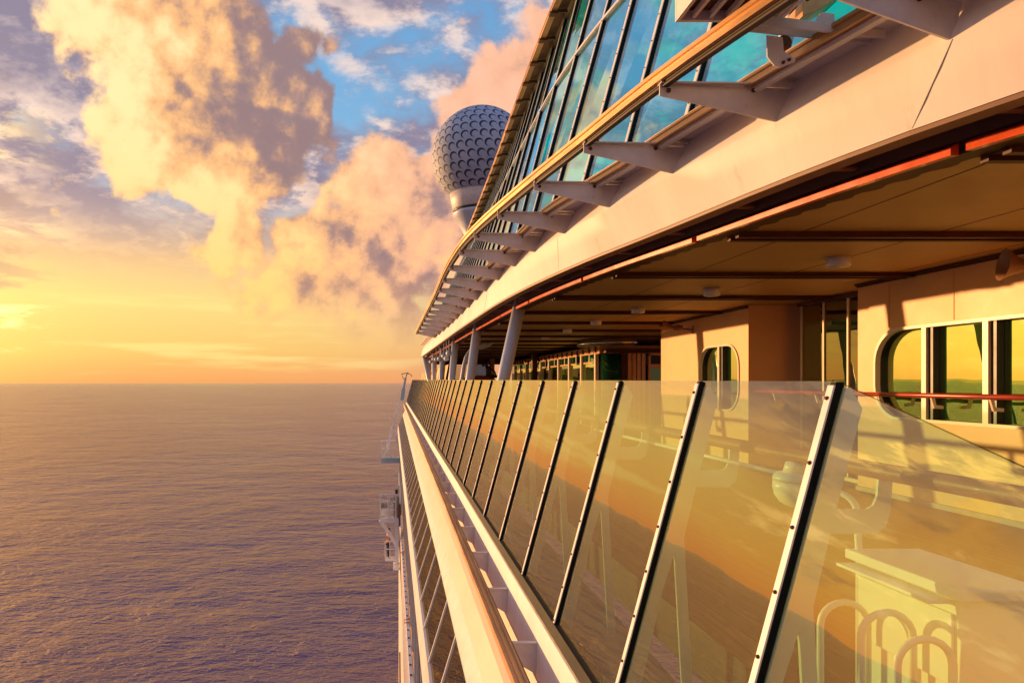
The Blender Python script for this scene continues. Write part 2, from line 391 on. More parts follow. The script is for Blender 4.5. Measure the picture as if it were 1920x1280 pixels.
# ------------------------------------------------------------------ mesh helpers
class MB:
    def __init__(s): s.v = []; s.f = []; s.uv = None; s.mi = []; s.sm = []
    def add(s, vs, fs, smooth=False):
        b = len(s.v); s.v += [tuple(x) for x in vs]
        for f in fs: s.f.append([b + i for i in f]); s.sm.append(smooth)
    def box(s, x0, x1, y0, y1, z0, z1):
        s.add([(x0, y0, z0), (x1, y0, z0), (x1, y1, z0), (x0, y1, z0), (x0, y0, z1), (x1, y0, z1), (x1, y1, z1), (x0, y1, z1)],
              [(0, 3, 2, 1), (4, 5, 6, 7), (0, 1, 5, 4), (1, 2, 6, 5), (2, 3, 7, 6), (3, 0, 4, 7)])
    def prism(s, ring_a, ring_b):
        n = len(ring_a)
        s.add(list(ring_a) + list(ring_b), [tuple(reversed(range(n))), tuple(range(n, 2 * n))] + [(i, (i + 1) % n, n + (i + 1) % n, n + i) for i in range(n)])
    def prism_y(s, poly, y0, y1):            # polygon of (x, z)
        s.prism([(x, y0, z) for x, z in poly], [(x, y1, z) for x, z in poly])
    def prism_x(s, poly, x0, x1):            # polygon of (y, z)
        s.prism([(x0, y, z) for y, z in poly], [(x1, y, z) for y, z in poly])
    def sweep(s, rings, cap=True, smooth=False, closed=True):
        n = len(rings[0]); b = len(s.v)
        for r in rings: s.v += [tuple(p) for p in r]
        m = n if closed else n - 1
        for k in range(len(rings) - 1):
            for i in range(m):
                j = (i + 1) % n
                s.f.append([b + k * n + i, b + k * n + j, b + (k + 1) * n + j, b + (k + 1) * n + i]); s.sm.append(smooth)
        if cap and closed:
            s.f.append([b + i for i in reversed(range(n))]); s.sm.append(False)
            s.f.append([b + (len(rings) - 1) * n + i for i in range(n)]); s.sm.append(False)
    def tube(s, pts, r, n=10, smooth=True):
        pts = [Vector(p) for p in pts]; rings = []
        rs = r if isinstance(r, (list, tuple)) else [r] * len(pts)
        up = None
        for i, p in enumerate(pts):
            t = (pts[min(i + 1, len(pts) - 1)] - pts[max(i - 1, 0)]).normalized()
            if up is None:
                up = Vector((0, 0, 1)) if abs(t.z) < .9 else Vector((0, 1, 0))
            a = t.cross(up).normalized(); up = a.cross(t).normalized()
            rings.append([p + (a * math.cos(2 * math.pi * k / n) + up * math.sin(2 * math.pi * k / n)) * rs[i] for k in range(n)])
        s.sweep(rings, True, smooth)
    def bar(s, p, q, w, h, up=(0, 0, 1)):
        p, q = Vector(p), Vector(q); t = (q - p).normalized(); up = Vector(up)
        if abs(t.dot(up)) > .98: up = Vector((0, 1, 0))
        a = t.cross(up).normalized() * w / 2; b = a.cross(t).normalized() * h / 2
        s.prism([p - a - b, p + a - b, p + a + b, p - a + b], [q - a - b, q + a - b, q + a + b, q - a + b])
    def lathe(s, prof, c, axis='Z', n=24, smooth=True):
        rings = []
        for r, h in prof:
            ring = []
            for k in range(n):
                a = 2 * math.pi * k / n; x, y = r * math.cos(a), r * math.sin(a)
                ring.append((c[0] + x, c[1] + y, c[2] + h) if axis == 'Z' else ((c[0] + h, c[1] + x, c[2] + y) if axis == 'X' else (c[0] + x, c[1] + h, c[2] + y)))
            rings.append(ring)
        s.sweep(rings, True, smooth)
    def build(s, name, mat, parent=None, bevel=0.0):
        me = bpy.data.meshes.new(name); me.from_pydata(s.v, [], s.f); me.update()
        me.polygons.foreach_set('use_smooth', s.sm)
        import bmesh
        bm = bmesh.new(); bm.from_mesh(me); bmesh.ops.recalc_face_normals(bm, faces=bm.faces); bm.to_mesh(me); bm.free()
        if mat: me.materials.append(mat)
        o = bpy.data.objects.new(name, me); S.collection.objects.link(o)
        if parent: o.parent = parent; o.matrix_parent_inverse = Matrix.Translation(parent.location).inverted() if parent.type == 'EMPTY' else Matrix()
        if bevel:
            b = o.modifiers.new('bevel', 'BEVEL'); b.width = bevel; b.segments = 2; b.limit_method = 'ANGLE'; b.angle_limit = R(35)
        return o
from mathutils import Matrix

def tag(o, label=None, cat=None, group=None, kind=None):
    if label: o['label'] = label
    if cat: o['category'] = cat
    if group: o['group'] = group
    if kind: o['kind'] = kind
    return o
def thing(name, label, cat, loc=(0, 0, 0), group=None, kind=None):
    o = bpy.data.objects.new(name, None); S.collection.objects.link(o)
    o.location = loc; o.empty_display_size = .2
    return tag(o, label, cat, group, kind)
def copy_tree(o, delta, parent=None):
    c = o.copy(); S.collection.objects.link(c)
    if parent: c.parent = parent
    for ch in [k for k in S.objects if k.parent == o]: copy_tree(ch, (0, 0, 0), c)
    c.location = Vector(o.location) + Vector(delta)
    return c
def at(u, v, Y): return ((u - CU) / F * Y, Y, (CV - v) / F * Y)
def curve(samples):
    """smooth monotone interpolation of (y, x) samples, linear outside"""
    ys = [a for a, b in samples]; xs = [b for a, b in samples]; n = len(ys)
    d = [(xs[i + 1] - xs[i]) / (ys[i + 1] - ys[i]) for i in range(n - 1)]
    m = [d[0]] + [(0 if d[i - 1] * d[i] <= 0 else (d[i - 1] + d[i]) / 2) for i in range(1, n - 1)] + [d[-1]]
    def f(y):
        if y <= ys[0]: return xs[0] + m[0] * (y - ys[0])
        if y >= ys[-1]: return xs[-1] + m[-1] * (y - ys[-1])
        i = max(k for k in range(n - 1) if ys[k] <= y)
        h = ys[i + 1] - ys[i]; t = (y - ys[i]) / h
        return ((2 * t ** 3 - 3 * t ** 2 + 1) * xs[i] + (t ** 3 - 2 * t ** 2 + t) * h * m[i] + (-2 * t ** 3 + 3 * t ** 2) * xs[i + 1] + (t ** 3 - t ** 2) * h * m[i + 1])
    return f
def frange(a, b, step):
    n = max(1, int(round((b - a) / step))); return [a + (b - a) * i / n for i in range(n + 1)]

# plan curves of the upper deck edge (metres to the right of the eye, by distance forward)
fasc_low = curve([(1.0, 3.75), (3.3, 3.0), (3.8, 2.85), (4.5, 2.69), (6.3, 2.40), (8, 2.12), (10.7, 1.84), (16, 1.66), (24, 1.52), (38, 1.30)])
fasc_mid = curve([(1.0, 3.5), (3.5, 2.83), (4.6, 2.555), (5.74, 2.32), (6.85, 2.13), (8.09, 1.98), (9.2, 1.86), (11.7, 1.76), (16, 1.71), (21.7, 1.66), (27, 1.54), (38, 1.38)])
track_in = curve([(1.0, 3.25), (3.73, 2.58), (4.43, 2.42), (5.6, 2.2), (6.27, 2.1), (7.95, 1.78), (10, 1.66), (13, 1.60), (20, 1.52), (30, 1.34)])
track_out = curve([(1.0, 2.75), (3.5, 2.06), (4.6, 1.79), (5.8, 1.58), (7.2, 1.34), (9.5, 1.03), (11.4, .93), (16, .91), (28, .81)])
fac_top = curve([(1.0, 4.1), (3.7, 3.5), (5.6, 3.15), (8, 2.75), (10, 2.58), (13, 2.63), (17, 2.74), (25.5, 2.88), (30, 2.94)])
ROOF_END = 37.0
CEIL = 1.32
DECK = -1.44
WX = 6.2

# ------------------------------------------------------------------ sea
b = MB()
b.add([(-25000, -3000, 0), (25000, -3000, 0), (25000, 50000, 0), (-25000, 50000, 0)], [(0, 1, 2, 3)])
sea = b.build('sea', M['sea']); sea.location = (0, 0, -28)
tag(sea, kind='structure')

# ------------------------------------------------------------------ deck and ceiling
b = MB()
b.prism_y([(1.78, DECK - .3), (12, DECK - .3), (12, DECK), (1.78, DECK)], -4, 70)
tag(b.build('deck', M['deck']), kind='structure')
b = MB()
b.box(1.16, 1.78, -4, 70, -2.06, -1.9)
tag(b.build('waterway', M['grey']), kind='structure')

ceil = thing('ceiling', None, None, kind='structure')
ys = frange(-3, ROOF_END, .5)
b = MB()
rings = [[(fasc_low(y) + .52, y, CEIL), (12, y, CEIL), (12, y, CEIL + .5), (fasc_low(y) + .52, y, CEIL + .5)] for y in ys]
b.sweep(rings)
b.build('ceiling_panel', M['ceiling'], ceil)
# dark trim with notched inner edge along the deck edge
b = MB()
ys2 = frange(-3, ROOF_END, .06)
rings = []
for i, y in enumerate(ys2):
    t = .035 if (i // 2) % 2 else 0
    x = fasc_low(y)
    rings.append([(x + .40, y, CEIL - .018), (x + .53 + t, y, CEIL - .022), (x + .53 + t, y, CEIL - .004), (x + .40, y, CEIL - .004)])
b.sweep(rings)
b.build('notched_trim', M['mahogany'], ceil)
yb = 3.85
while yb < ROOF_END - .5:
    x0, x1 = fasc_low(yb) + .54, (WX - .002 if yb < 9.1 else (5.998 if 11.7 < yb < 15.4 else (6.6 if yb < 11.7 else 9.5)))
    b = MB()
    for a_, c_, h_ in ((-.10, -.045, .055), (-.045, .045, .03), (.045, .10, .055)):
        b.box(x0, x1, yb + a_, yb + c_, CEIL - h_, CEIL - .002 - h_ * .02)
    b.build('batten', M['mahogany'], ceil)
    yb += 2.2
for xj in (3.55, 4.75, 5.95):
    b = MB(); b.box(xj, xj + .01, -3, 9.1 if xj > 5 else 36, CEIL - .0025, CEIL - .0005); b.build('panel_joint', M['mahogany'], ceil)
# cornices where the ceiling meets the walls
for nm, (x, y0, y1) in {'a': (WX, -3, 9.18), 'b': (6.0, 11.65, 15.5)}.items():
    b = MB(); b.prism_y([(x - .003, CEIL - .05), (x - .05, CEIL - .02), (x - .05, CEIL - .004), (x - .003, CEIL - .004)], y0, y1); b.build('cornice', M['mahogany'], ceil)

# ------------------------------------------------------------------ roof edge: fascia, brackets, window-cleaning tracks
edge = thing('roof_edge', 'pale curved roof edge band with triangular brackets and a bronze track', 'roof edge', (fasc_mid(10), 10, 1.4))
ys = frange(-3, ROOF_END, .4)
rings = []
for y in ys:
    xl, xm = fasc_low(y), fasc_mid(y)
    rings.append([(xl, y, 1.40), (xl + (xm - xl) * .5, y, 1.575), (xm, y, 1.75), (xm + .012, y, 1.79), (xm + .04, y, 1.85), (xm + .085, y, 1.94), (xm + .13, y, 2.03), (track_in(y) + .03, y, 2.043), (track_in(y) + .03, y, 2.058), (xm + .5, y, 2.058), (xm + .5, y, 1.72), (xl + .05, y, 1.405)])
b = MB(); b.sweep(rings, smooth=False)
fo = b.build('fascia', M['fascia'], edge)
for i, p in enumerate(fo.data.polygons):
    p.use_smooth = True
fo.data.set_sharp_from_angle(angle=R(40))
for ysm in (3.78, 8.6, 13.4, 18.3, 23.2, 28.4):
    b = MB(); xl, xm = fasc_low(ysm), fasc_mid(ysm)
    ring = lambda y_: [(xl - .0015, y_, 1.405), (xl + (xm - xl) * .5 - .0015, y_, 1.575), (xm - .0015, y_, 1.75)]
    top = lambda q: (fasc_mid(q - .30) - .002, q - .30, 1.75)
    bot = lambda q: (fasc_low(q) - .002, q, 1.405)
    mid = lambda q: ((fasc_low(q - .15) + fasc_mid(q - .15)) / 2 - .003, q - .15, 1.577)
    q0, q1 = ysm, ysm + .0035
    b.sweep([[f_(q0), f_(q1), (f_(q1)[0] + .006, *f_(q1)[1:]), (f_(q0)[0] + .006, *f_(q0)[1:])] for f_ in (bot, mid, top)])
    b.build('plate_seam', M['grey'], edge)
# soffit lip, dark recess and red trim
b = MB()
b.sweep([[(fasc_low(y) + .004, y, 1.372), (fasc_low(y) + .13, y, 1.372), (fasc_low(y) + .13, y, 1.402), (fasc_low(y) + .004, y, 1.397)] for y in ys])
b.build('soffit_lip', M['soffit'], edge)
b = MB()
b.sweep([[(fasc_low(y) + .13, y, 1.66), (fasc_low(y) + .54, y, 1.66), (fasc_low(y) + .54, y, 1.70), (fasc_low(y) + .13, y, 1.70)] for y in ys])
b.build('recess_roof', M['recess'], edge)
yy = -1.0; seg = 0
cuts = []
while yy < ROOF_END - .3:
    y1 = min(yy + 2.42, ROOF_END - .1)
    yr = frange(yy + .03, y1 - .03, .3)
    b = MB()
    b.sweep([[(fasc_low(y) + .35, y, 1.30), (fasc_low(y) + .397, y, 1.30), (fasc_low(y) + .397, y, 1.37), (fasc_low(y) + .35, y, 1.345)] for y in yr])
    b.build('red_trim', M['redtrim'], edge)
    yy = y1 + .02
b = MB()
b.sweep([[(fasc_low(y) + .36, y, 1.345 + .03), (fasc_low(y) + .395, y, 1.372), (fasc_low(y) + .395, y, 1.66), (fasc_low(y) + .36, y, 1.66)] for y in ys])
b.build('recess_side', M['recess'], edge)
yb = .6
while yb < ROOF_END - 1:
    x = fasc_low(yb); b = MB()
    b.prism_y([(x + .13, 1.375), (x + .13, 1.66), (x + .355, 1.66), (x + .355, 1.60)], yb - .012, yb + .012)
    b.box(x + .13, x + .355, yb - .03, yb + .03, 1.405, 1.417)
    b.build('stiffener', M['soffit'], edge)
    yb += .98
# brackets
BR = [2.4, 3.5, 4.6, 5.74, 6.85, 8.06, 9.2, 10.35, 11.75, 13.2, 14.6, 16.1, 17.6, 19.0, 20.4, 21.9, 23.5, 25.2, 27.0]
for y in BR:
    xr = fasc_mid(y) - .003; xo = track_out(y)
    ln = xr - xo
    b = MB()
    # web, tapering to the tip
    poly = [(xr, 1.755), (xr + .03, 1.80), (xr + .12, 1.975 if y != 3.5 else 2.14), (xo - .02, 2.005 if y != 3.5 else 2.15), (xo - .02, 1.93 if y != 3.5 else 2.04)]
    b.prism([(x, y - .006 , z) for x, z in poly], [(x, y + .006, z) for x, z in poly])
    # flange on top
    b.prism([(xr + .12, y - .05, 1.986), (xo - .02, y - .035, 2.006), (xo - .02, y - .035, 2.016), (xr + .12, y - .05, 1.996)],
            [(xr + .12, y + .05, 1.986), (xo - .02, y + .035, 2.006), (xo - .02, y + .035, 2.016), (xr + .12, y + .05, 1.996)])
    br = b.build('bracket', M['bracket'], edge)
    for q in (.05, .80):
        b = MB(); b.lathe([(.0, -.012), (.012, -.010), (.016, 0), (.016, .006)], (xo + ln * q, y - .012, 1.963), 'Y', 8)
        b.build('bolt', M['bolt'], br)
def track(fn, z, w, h, y0, y1, name, mat, parent, profile=None):
    prof = profile or [(-w / 2, 0), (w / 2, 0), (w / 2, h * .35), (w * .3, h * .4), (w * .3, h * .6), (w / 2, h * .66), (w / 2, h), (-w / 2, h), (-w / 2, h * .7), (-w * .36, h * .62), (-w * .36, h * .42), (-w / 2, h * .34)]
    b = MB()
    b.sweep([[(fn(y) + px, y, z + pz) for px, pz in prof] for y in frange(y0, y1, .35)])
    return b.build(name, mat, parent)
track(track_out, 2.018, .09, .085, -1, 28.2, 'outer_track', M['track'], edge)
track(lambda y: track_out(y) + .012, 1.985, .045, .03, -1, 28.2, 'track_lip', M['dark_track'], edge)
track(track_in, 1.985, .08, .075, -1, 30, 'inner_track', M['track'], edge)
track(lambda y: track_in(y) + .03, 1.955, .05, .028, -1, 30, 'inner_track_lip', M['paint'], edge)

# ------------------------------------------------------------------ glass facade above the roof edge
fac = thing('glass_facade', 'tall leaning blue glass window wall rising above the roof edge, with thin dark mullions', 'glass wall', (track_in(8), 8, 2.06))
Z0, Z1, ZT = 2.06, 5.6, 4.2
def fp(y, z, off=0.0):
    t = (z - Z0) / (Z1 - Z0)
    return Vector((track_in(y) + .03 + (fac_top(y) - track_in(y)) * t + off, y, z))
my = [1.6, 2.5, 3.45, 4.4, 5.33, 6.36, 7.13, 7.9] + [8.75 + .9 * i for i in range(25)]
my = [y for y in my if y < 30.2]
for i, y in enumerate(my):
    b = MB(); b.sweep([[fp(y - .02, z, -.03), fp(y + .02, z, -.03), fp(y + .02, z, -.022), fp(y - .02, z, -.022)] for z in (Z0, Z1)])
    mu = b.build('mullion', M['cap'], fac)
    b = MB(); b.sweep([[fp(y - .016, z, -.022), fp(y + .016, z, -.022), fp(y + .016, z, .05), fp(y - .016, z, .05)] for z in (Z0, Z1)])
    b.build('gasket', M['gasket'], mu)
    if 2 < i < 12:
        for k in range(10):
            z = Z0 + .12 + k * .25; p = fp(y, z, -.033)
            b = MB(); b.lathe([(0.0, -.004), (.006, -.003), (.007, .002)], p, 'X', 6)
            b.build('screw', M['bolt'], mu)
    if i + 1 < len(my):
        for (za, zb) in ((Z0, ZT - .02), (ZT + .02, Z1)):
            y0, y1 = y + .012, my[i + 1] - .012
            b = MB()
            b.prism([fp(y0, za, 0), fp(y1, za, 0), fp(y1, zb, 0), fp(y0, zb, 0)], [fp(y0, za, .008), fp(y1, za, .008), fp(y1, zb, .008), fp(y0, zb, .008)])
            b.build('pane', M['facade_glass'], fac)
b = MB(); b.sweep([[fp(y, ZT - .022, -.034), fp(y, ZT + .022, -.034), fp(y, ZT + .022, .04), fp(y, ZT - .022, .04)] for y in frange(1.6, my[-1], .4)])
b.build('transom', M['cap'], fac)
b = MB(); b.sweep([[fp(y, Z1, -.05), fp(y, Z1 + .09, -.05), fp(y, Z1 + .09, .06), fp(y, Z1, .06)] for y in frange(1.6, my[-1], .4)])
b.build('head_rail', M['track'], fac)
track(lambda y: fac_top(y) - .24, 5.52, .09, .09, 1.6, my[-1], 'upper_track', M['track'], fac)
b = MB(); b.sweep([[(fac_top(y) - .23, y, 5.575), (fac_top(y) - .02, y, 5.60), (fac_top(y) - .02, y, 5.635), (fac_top(y) - .23, y, 5.60)] for y in frange(1.6, my[-1], .4)])
b.build('track_soffit', M['rust'], fac)
for y in [2.2 + .8 * i for i in range(34)]:
    b = MB(); x = fac_top(y)
    b.prism_y([(x - .03, 5.52), (x - .03, 5.574), (x - .20, 5.56), (x - .20, 5.52)], y - .014, y + .014)
    b.box(x - .30, x - .17, y - .05, y + .05, 5.485, 5.517)
    b.build('track_clamp', M['rust'], fac)

# ------------------------------------------------------------------ trolley hanging between the tracks
tr = thing('maintenance_trolley', 'rusty white window cleaning trolley riding on the bronze tracks at the near end', 'trolley', (2.4, 4.0, 2.1))
def pz(pts, Y): return [at(u, v, Y) for u, v in pts]
def plate(pts, Y, th, name, mat, parent, bevel=.003):
    b = MB(); b.prism(pz(pts, Y), [(x, y + th, z) for x, y, z in pz(pts, Y)]); return b.build(name, mat, parent, bevel)
plate([(1403, 40), (1403, 59), (1638, 83), (1638, 66)], 4.05, .012, 'cross_beam', M['bracket'], tr)
plate([(1422, 27), (1421, 46), (1661, 72), (1662, 56), (1566, 44), (1565, 26), (1540, 22), (1530, 40)], 3.92, .014, 'cross_plate', M['bracket'], tr)
for Y in (4.0, 4.16):
    b = MB(); p = pz([(1438, 66), (1468, 70), (1470, 96), (1492, 110), (1491, 116), (1462, 127), (1452, 123), (1439, 106)], Y)
    b.prism(p, [(x, y + .01, z) for x, y, z in p])
    b.build('roller_cheek', M['bracket'], tr, .002)
b = MB(); c = at(1462, 88, 4.08); b.lathe([(.0, -.05), (.045, -.05), (.035, 0), (.045, .05), (0, .05)], c, 'Y', 16); b.build('roller', M['rust'], tr)
for u, v in ((1469, 117), (1480, 112)):
    b = MB(); b.lathe([(.0, -.008), (.009, -.006), (.011, .002)], at(u, v, 3.995), 'Y', 8); b.build('bolt', M['bolt'], tr)
# cradle box seen from underneath
cx0, cx1, cy0, cy1, cz = 1.67, 2.3, 3.55, 4.1, 2.16
b = MB()
for (x0, x1, y0, y1) in ((cx0, cx1, cy0, cy0 + .025), (cx0, cx1, cy1 - .025, cy1), (cx0, cx0 + .025, cy0 + .025, cy1 - .025), (cx1 - .025, cx1, cy0 + .025, cy1 - .025)):
    b.box(x0, x1, y0, y1, cz, cz + .30)
for i in range(6):
    x = cx0 + .09 + i * .1; b.box(x, x + .022, cy0 + .025, cy1 - .025, cz + .01, cz + .05)
b.build('cradle', M['paint'], tr, .003)
b = MB(); b.box(cx0 + .025, cx1 - .025, cy0 + .025, cy1 - .025, cz + .06, cz + .075); b.build('cradle_floor', M['rust'], tr)
b = MB(); b.lathe([(0, -.1), (.05, -.1), (.05, .1), (0, .1)], (2.0, 3.75, cz + .005), 'X', 14); b.build('cradle_wheel', M['rust'], tr)
b = MB()
p = [at(1505, 30, 3.95), at(1506, 2, 3.95), at(1560, -30, 3.95), at(1585, -12, 3.95), at(1530, 22, 3.95)]
b.prism(p, [(x + .02, y + .2, z + .01) for x, y, z in p]); b.build('guide_block', M['track'], tr, .003)

# ------------------------------------------------------------------ glass balustrade
LEAN = .2674
ZB = -1.87
def cg(y): return -.0042 * max(0, y - 12)
def gp(y, z, off=0.0):        # point on the balustrade plane, off = distance inboard
    return Vector((1.7 + LEAN * z + cg(y) + off, y, z))
def ztop(y): return -.006 + .0042 * y if y > 2.6 else -.006 + .0042 * 2.6 - (2.6 - y) * .272
bal = thing('glass_balustrade', 'long leaning windbreak of reflective glass panels with white bolted posts along the deck side', 'glass balustrade', (1.2, 20, ZB))
py = [2.63, 3.81, 5.18, 6.5]
while py[-1] < 66: py.append(py[-1] + 1.44)
N = len(py)
def fin(y, full=True):
    b = MB()
    def q(z, o): return (1.7 + LEAN * z + cg(y) + o, z)
    poly = [q(-.02, .012), q(-.02, .05), q(-.10, .115), q(-.55, .12), q(-.86, .13), (1.66 + cg(y), -1.9), (1.60 + cg(y), -1.9), q(-.95, .10), q(-1.15, .09), q(-1.9, .12), q(-1.9, .012)]
    b.prism_y(poly, y - .008, y + .008)
    return b.build('fin', M['fin'], bal)
for i, y in enumerate(py):
    zt = ztop(y) - .015
    if i < N:
        w = .019
        b = MB(); b.sweep([[gp(y - w, z, -.026), gp(y + w, z, -.026), gp(y + w, z, -.018), gp(y - w, z, -.018)] for z in (zt, ZB + .05)])
        po = b.build('post', M['cap'], bal, .002 if i < 8 else 0)
        b = MB(); b.sweep([[gp(y - w * .8, z, -.018), gp(y + w * .8, z, -.018), gp(y + w * .8, z, .014), gp(y - w * .8, z, .014)] for z in (zt + .012, ZB + .03)])
        b.build('gasket', M['gasket'], po)
        if i < 12:
            nb = 8
            for k in range(nb):
                z = zt - .05 - k * (zt - ZB - .12) / (nb - 1)
                b = MB(); b.lathe([(0, -.006), (.006, -.005), (.0085, .0), (.0085, .004)], gp(y, z, -.029), 'X', 8)
                b.build('bolt', M['bolt'], po)
    if i < 14: fin(y)
    y1 = py[i + 1] if i + 1 < N else None
    if y1:
        a, c = y + .012, y1 - .012
        b = MB()
        b.prism([gp(a, ZB + .02), gp(c, ZB + .02), gp(c, ztop(c)), gp(a, ztop(a))], [gp(a, ZB + .02, .012), gp(c, ZB + .02, .012), gp(c, ztop(c), .012), gp(a, ztop(a), .012)])
        b.build('pane', M['rail_glass'], bal)
# end pane sloping down beside the photographer
b = MB()
a, c = .75, 2.63 - .012
b.prism([gp(a, ZB + .02), gp(c, ZB + .02), gp(c, -.002), gp(a, ztop(a))], [gp(a, ZB + .02, .012), gp(c, ZB + .02, .012), gp(c, -.002, .012), gp(a, ztop(a), .012)])
b.build('pane', M['rail_glass'], bal)['label'] = 'glass panel with a sloping top edge at the near end'
b = MB()
b.sweep([[gp(y, ZB - .03, -.03), gp(y, ZB + .05, -.03), gp(y, ZB + .05, .03), gp(y, ZB - .03, .03)] for y in frange(.75, py[-1], 1.0)])
b.build('base_channel', M['gasket'], bal)
b = MB()
b.sweep([[gp(y, ZB + .06, .014), gp(y, ZB + .075, .014), gp(y, ZB + .075, .05), gp(y, ZB + .06, .05)] for y in frange(.75, py[-1], 1.0)])
b.build('inner_strip', M['green_glass'], bal)

# raised balustrade further forward
rb = thing('glass_balustrade', 'short far row of windbreak panels with painted gold reflection standing higher, between the distant leaning columns', 'glass balustrade', (2.3, 45, 0))
def rp(y, z, off=0.0): return Vector((2.3 + (z - .8) * .2 - .002 * (y - 30) + off, y, z))
for i in range(11):
    y = 30 + 2.7 * i
    b = MB(); b.prism([rp(y + .08, .06), rp(y + 2.62, .06), rp(y + 2.62, .8), rp(y + .08, .8)], [rp(y + .08, .06, .02), rp(y + 2.62, .06, .02), rp(y + 2.62, .8, .02), rp(y + .08, .8, .02)])
    b.build('pane', M['wall'], rb)  # opaque cream colour stands in for the gold sky reflected in these panes
    b = MB(); b.prism([rp(y - .05, 0, -.03), rp(y + .06, 0, -.03), rp(y + .06, .78, -.03), rp(y - .05, .78, -.03)], [rp(y - .05, 0, .06), rp(y + .06, 0, .06), rp(y + .06, .78, .06), rp(y - .05, .78, .06)])
    b.build('post', M['gasket'], rb)
b = MB(); b.sweep([[rp(y, -1.44, -.02), rp(y, .05, -.02), rp(y, .05, .1), rp(y, -1.44, .1)] for y in (30, 60)]); b.build('sill', M['wall'], rb)
# ------------------------------------------------------------------ lower deck edge below the balustrade
low = thing('lower_deck_edge', 'cream ledge below the glass windbreak carrying small brackets and a bronze track', 'deck edge', (1.0, 20, -2.6))
def cl(y): return -.0030 * max(0, y - 12)
def sw(prof, fn, y0, y1, step, name, mat, parent, sharp=30):
    b = MB(); b.sweep([[(x + fn(y), y, z) for x, z in prof] for y in frange(y0, y1, step)])
    o = b.build(name, mat, parent)
    for p in o.data.polygons: p.use_smooth = True
    o.data.set_sharp_from_angle(angle=R(sharp)); return o
Y0, Y1 = .4, 67
sw([(1.165, -1.915), (1.20, -1.905), (1.24, -1.94), (1.24, -2.7), (1.14, -2.5), (1.125, -2.36), (1.135, -2.1), (1.15, -1.96)], cg, Y0, Y1, 1.0, 'upper_band', M['fascia'], low)
sw([(1.125, -2.38), (1.18, -2.5), (1.0, -3.05), (.84, -3.02), (.86, -2.955), (1.0, -2.66), (1.09, -2.47)], cl, Y0, Y1, 1.0, 'flared_band', M['ledge'], low)
sw([(.855, -2.97), (.90, -3.0), (.84, -3.26), (.745, -3.225), (.75, -3.17)], cl, Y0, Y1, 1.0, 'teal_band', M['teal'], low)
LTX, LTZ = .865, -2.10
sw([(LTX - .05, LTZ - .035), (LTX + .05, LTZ - .035), (LTX + .05, LTZ + .03), (LTX + .03, LTZ + .03), (LTX + .03, LTZ + .02), (LTX + .012, LTZ + .02), (LTX + .012, LTZ + .032), (LTX - .012, LTZ + .032), (LTX - .012, LTZ + .018), (LTX - .03, LTZ + .018), (LTX - .03, LTZ + .03), (LTX - .05, LTZ + .03)], cl, Y0, Y1, 1.0, 'lower_track', M['track'], low)
sw([(LTX - .02, LTZ - .036), (LTX + .0, LTZ - .036), (LTX + .0, LTZ - .27), (LTX - .02, LTZ - .27)], cl, Y0, Y1, 1.0, 'track_web', M['ledge'], low)
sw([(LTX + .052, LTZ - .03), (LTX + .062, LTZ - .03), (LTX + .062, LTZ + .022), (LTX + .052, LTZ + .022)], cl, Y0, Y1, 1.0, 'track_gap', M['dark_track'], low)
yb = 1.9; k = 0
lb = [1.75, 2.98] + [6.98 - 2.77 + 0 * i for i in range(0)]
yv = [1102 - 717, 1000 - 717, 935 - 717, 884 - 717 + 0, 850 - 717]
# brackets: first at v=1102 (bracket top at z=-2.1)
yl = [2.1 * F / 385 - 1.45 * 3, 2.1 * F / 385 - 1.45 * 2, 2.1 * F / 385 - 1.45]
yl = [y for y in yl if y > .5]
y = 2.1 * F / 385
while y < 66: yl.append(y); y += 1.49 + 0.0 * y
for y in yl:
    xr = 1.135 + cg(y); xo = LTX + .06 + cl(y)
    b = MB()
    b.prism_y([(xr + .01, -2.115), (xr + .012, -2.37), (xo, -2.24), (xo, -2.11)], y - .006, y + .006)
    b.box(xo, xr + .008, y - .02, y + .02, -2.108, -2.098)
    b.build('bracket', M['old_paint'], low)

# ------------------------------------------------------------------ lower window band and hull
lw = thing('window_band', 'long dark band of leaning windows under the teal edge of the lower deck', 'windows', (.6, 20, -4.2))
LZ0, LZ1 = -4.2, -3.2
def ch(y): return -.0058 * max(0, y - 9.5)
def lp(y, z, off=0.0):
    t = (LZ1 - z) / (LZ1 - LZ0)
    return Vector((.80 - .3 * t + cl(y) * (1 - t) + ch(y) * t + off, y, z))
y = 3.0; lys = []
while y < 67: lys.append(y); y += 1.45
for i, y in enumerate(lys):
    b = MB(); b.sweep([[lp(y - .018, z, -.03), lp(y + .018, z, -.03), lp(y + .018, z, .02), lp(y - .018, z, .02)] for z in (LZ1, LZ0)])
    b.build('mullion', M['cap'], lw)
    if i + 1 < len(lys):
        a, c = y + .02, lys[i + 1] - .02
        b = MB(); b.prism([lp(a, LZ0), lp(c, LZ0), lp(c, LZ1), lp(a, LZ1)], [lp(a, LZ0, .02), lp(c, LZ0, .02), lp(c, LZ1, .02), lp(a, LZ1, .02)])
        b.build('pane', M['lowwin'], lw)
hull = thing('ship_hull', 'cream ship side falling from the lower windows past an open promenade to the sea', 'ship hull', (.4, 20, -28))
sw([(.46, -4.19), (.54, -4.19), (.62, -4.3), (.60, -4.85), (.46, -4.85), (.42, -4.8)], ch, 2, 67, 1.0, 'sill_band', M['paint'], hull)
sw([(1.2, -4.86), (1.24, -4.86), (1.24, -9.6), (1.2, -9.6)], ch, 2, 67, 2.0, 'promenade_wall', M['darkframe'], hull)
for k in range(26):
    y = 6 + 2.3 * k; x = .56 + ch(y)
    b = MB(); b.box(x, x + .07, y - .05, y + .05, -9.4, -4.85); b.build('stanchion', M['paint'], hull)
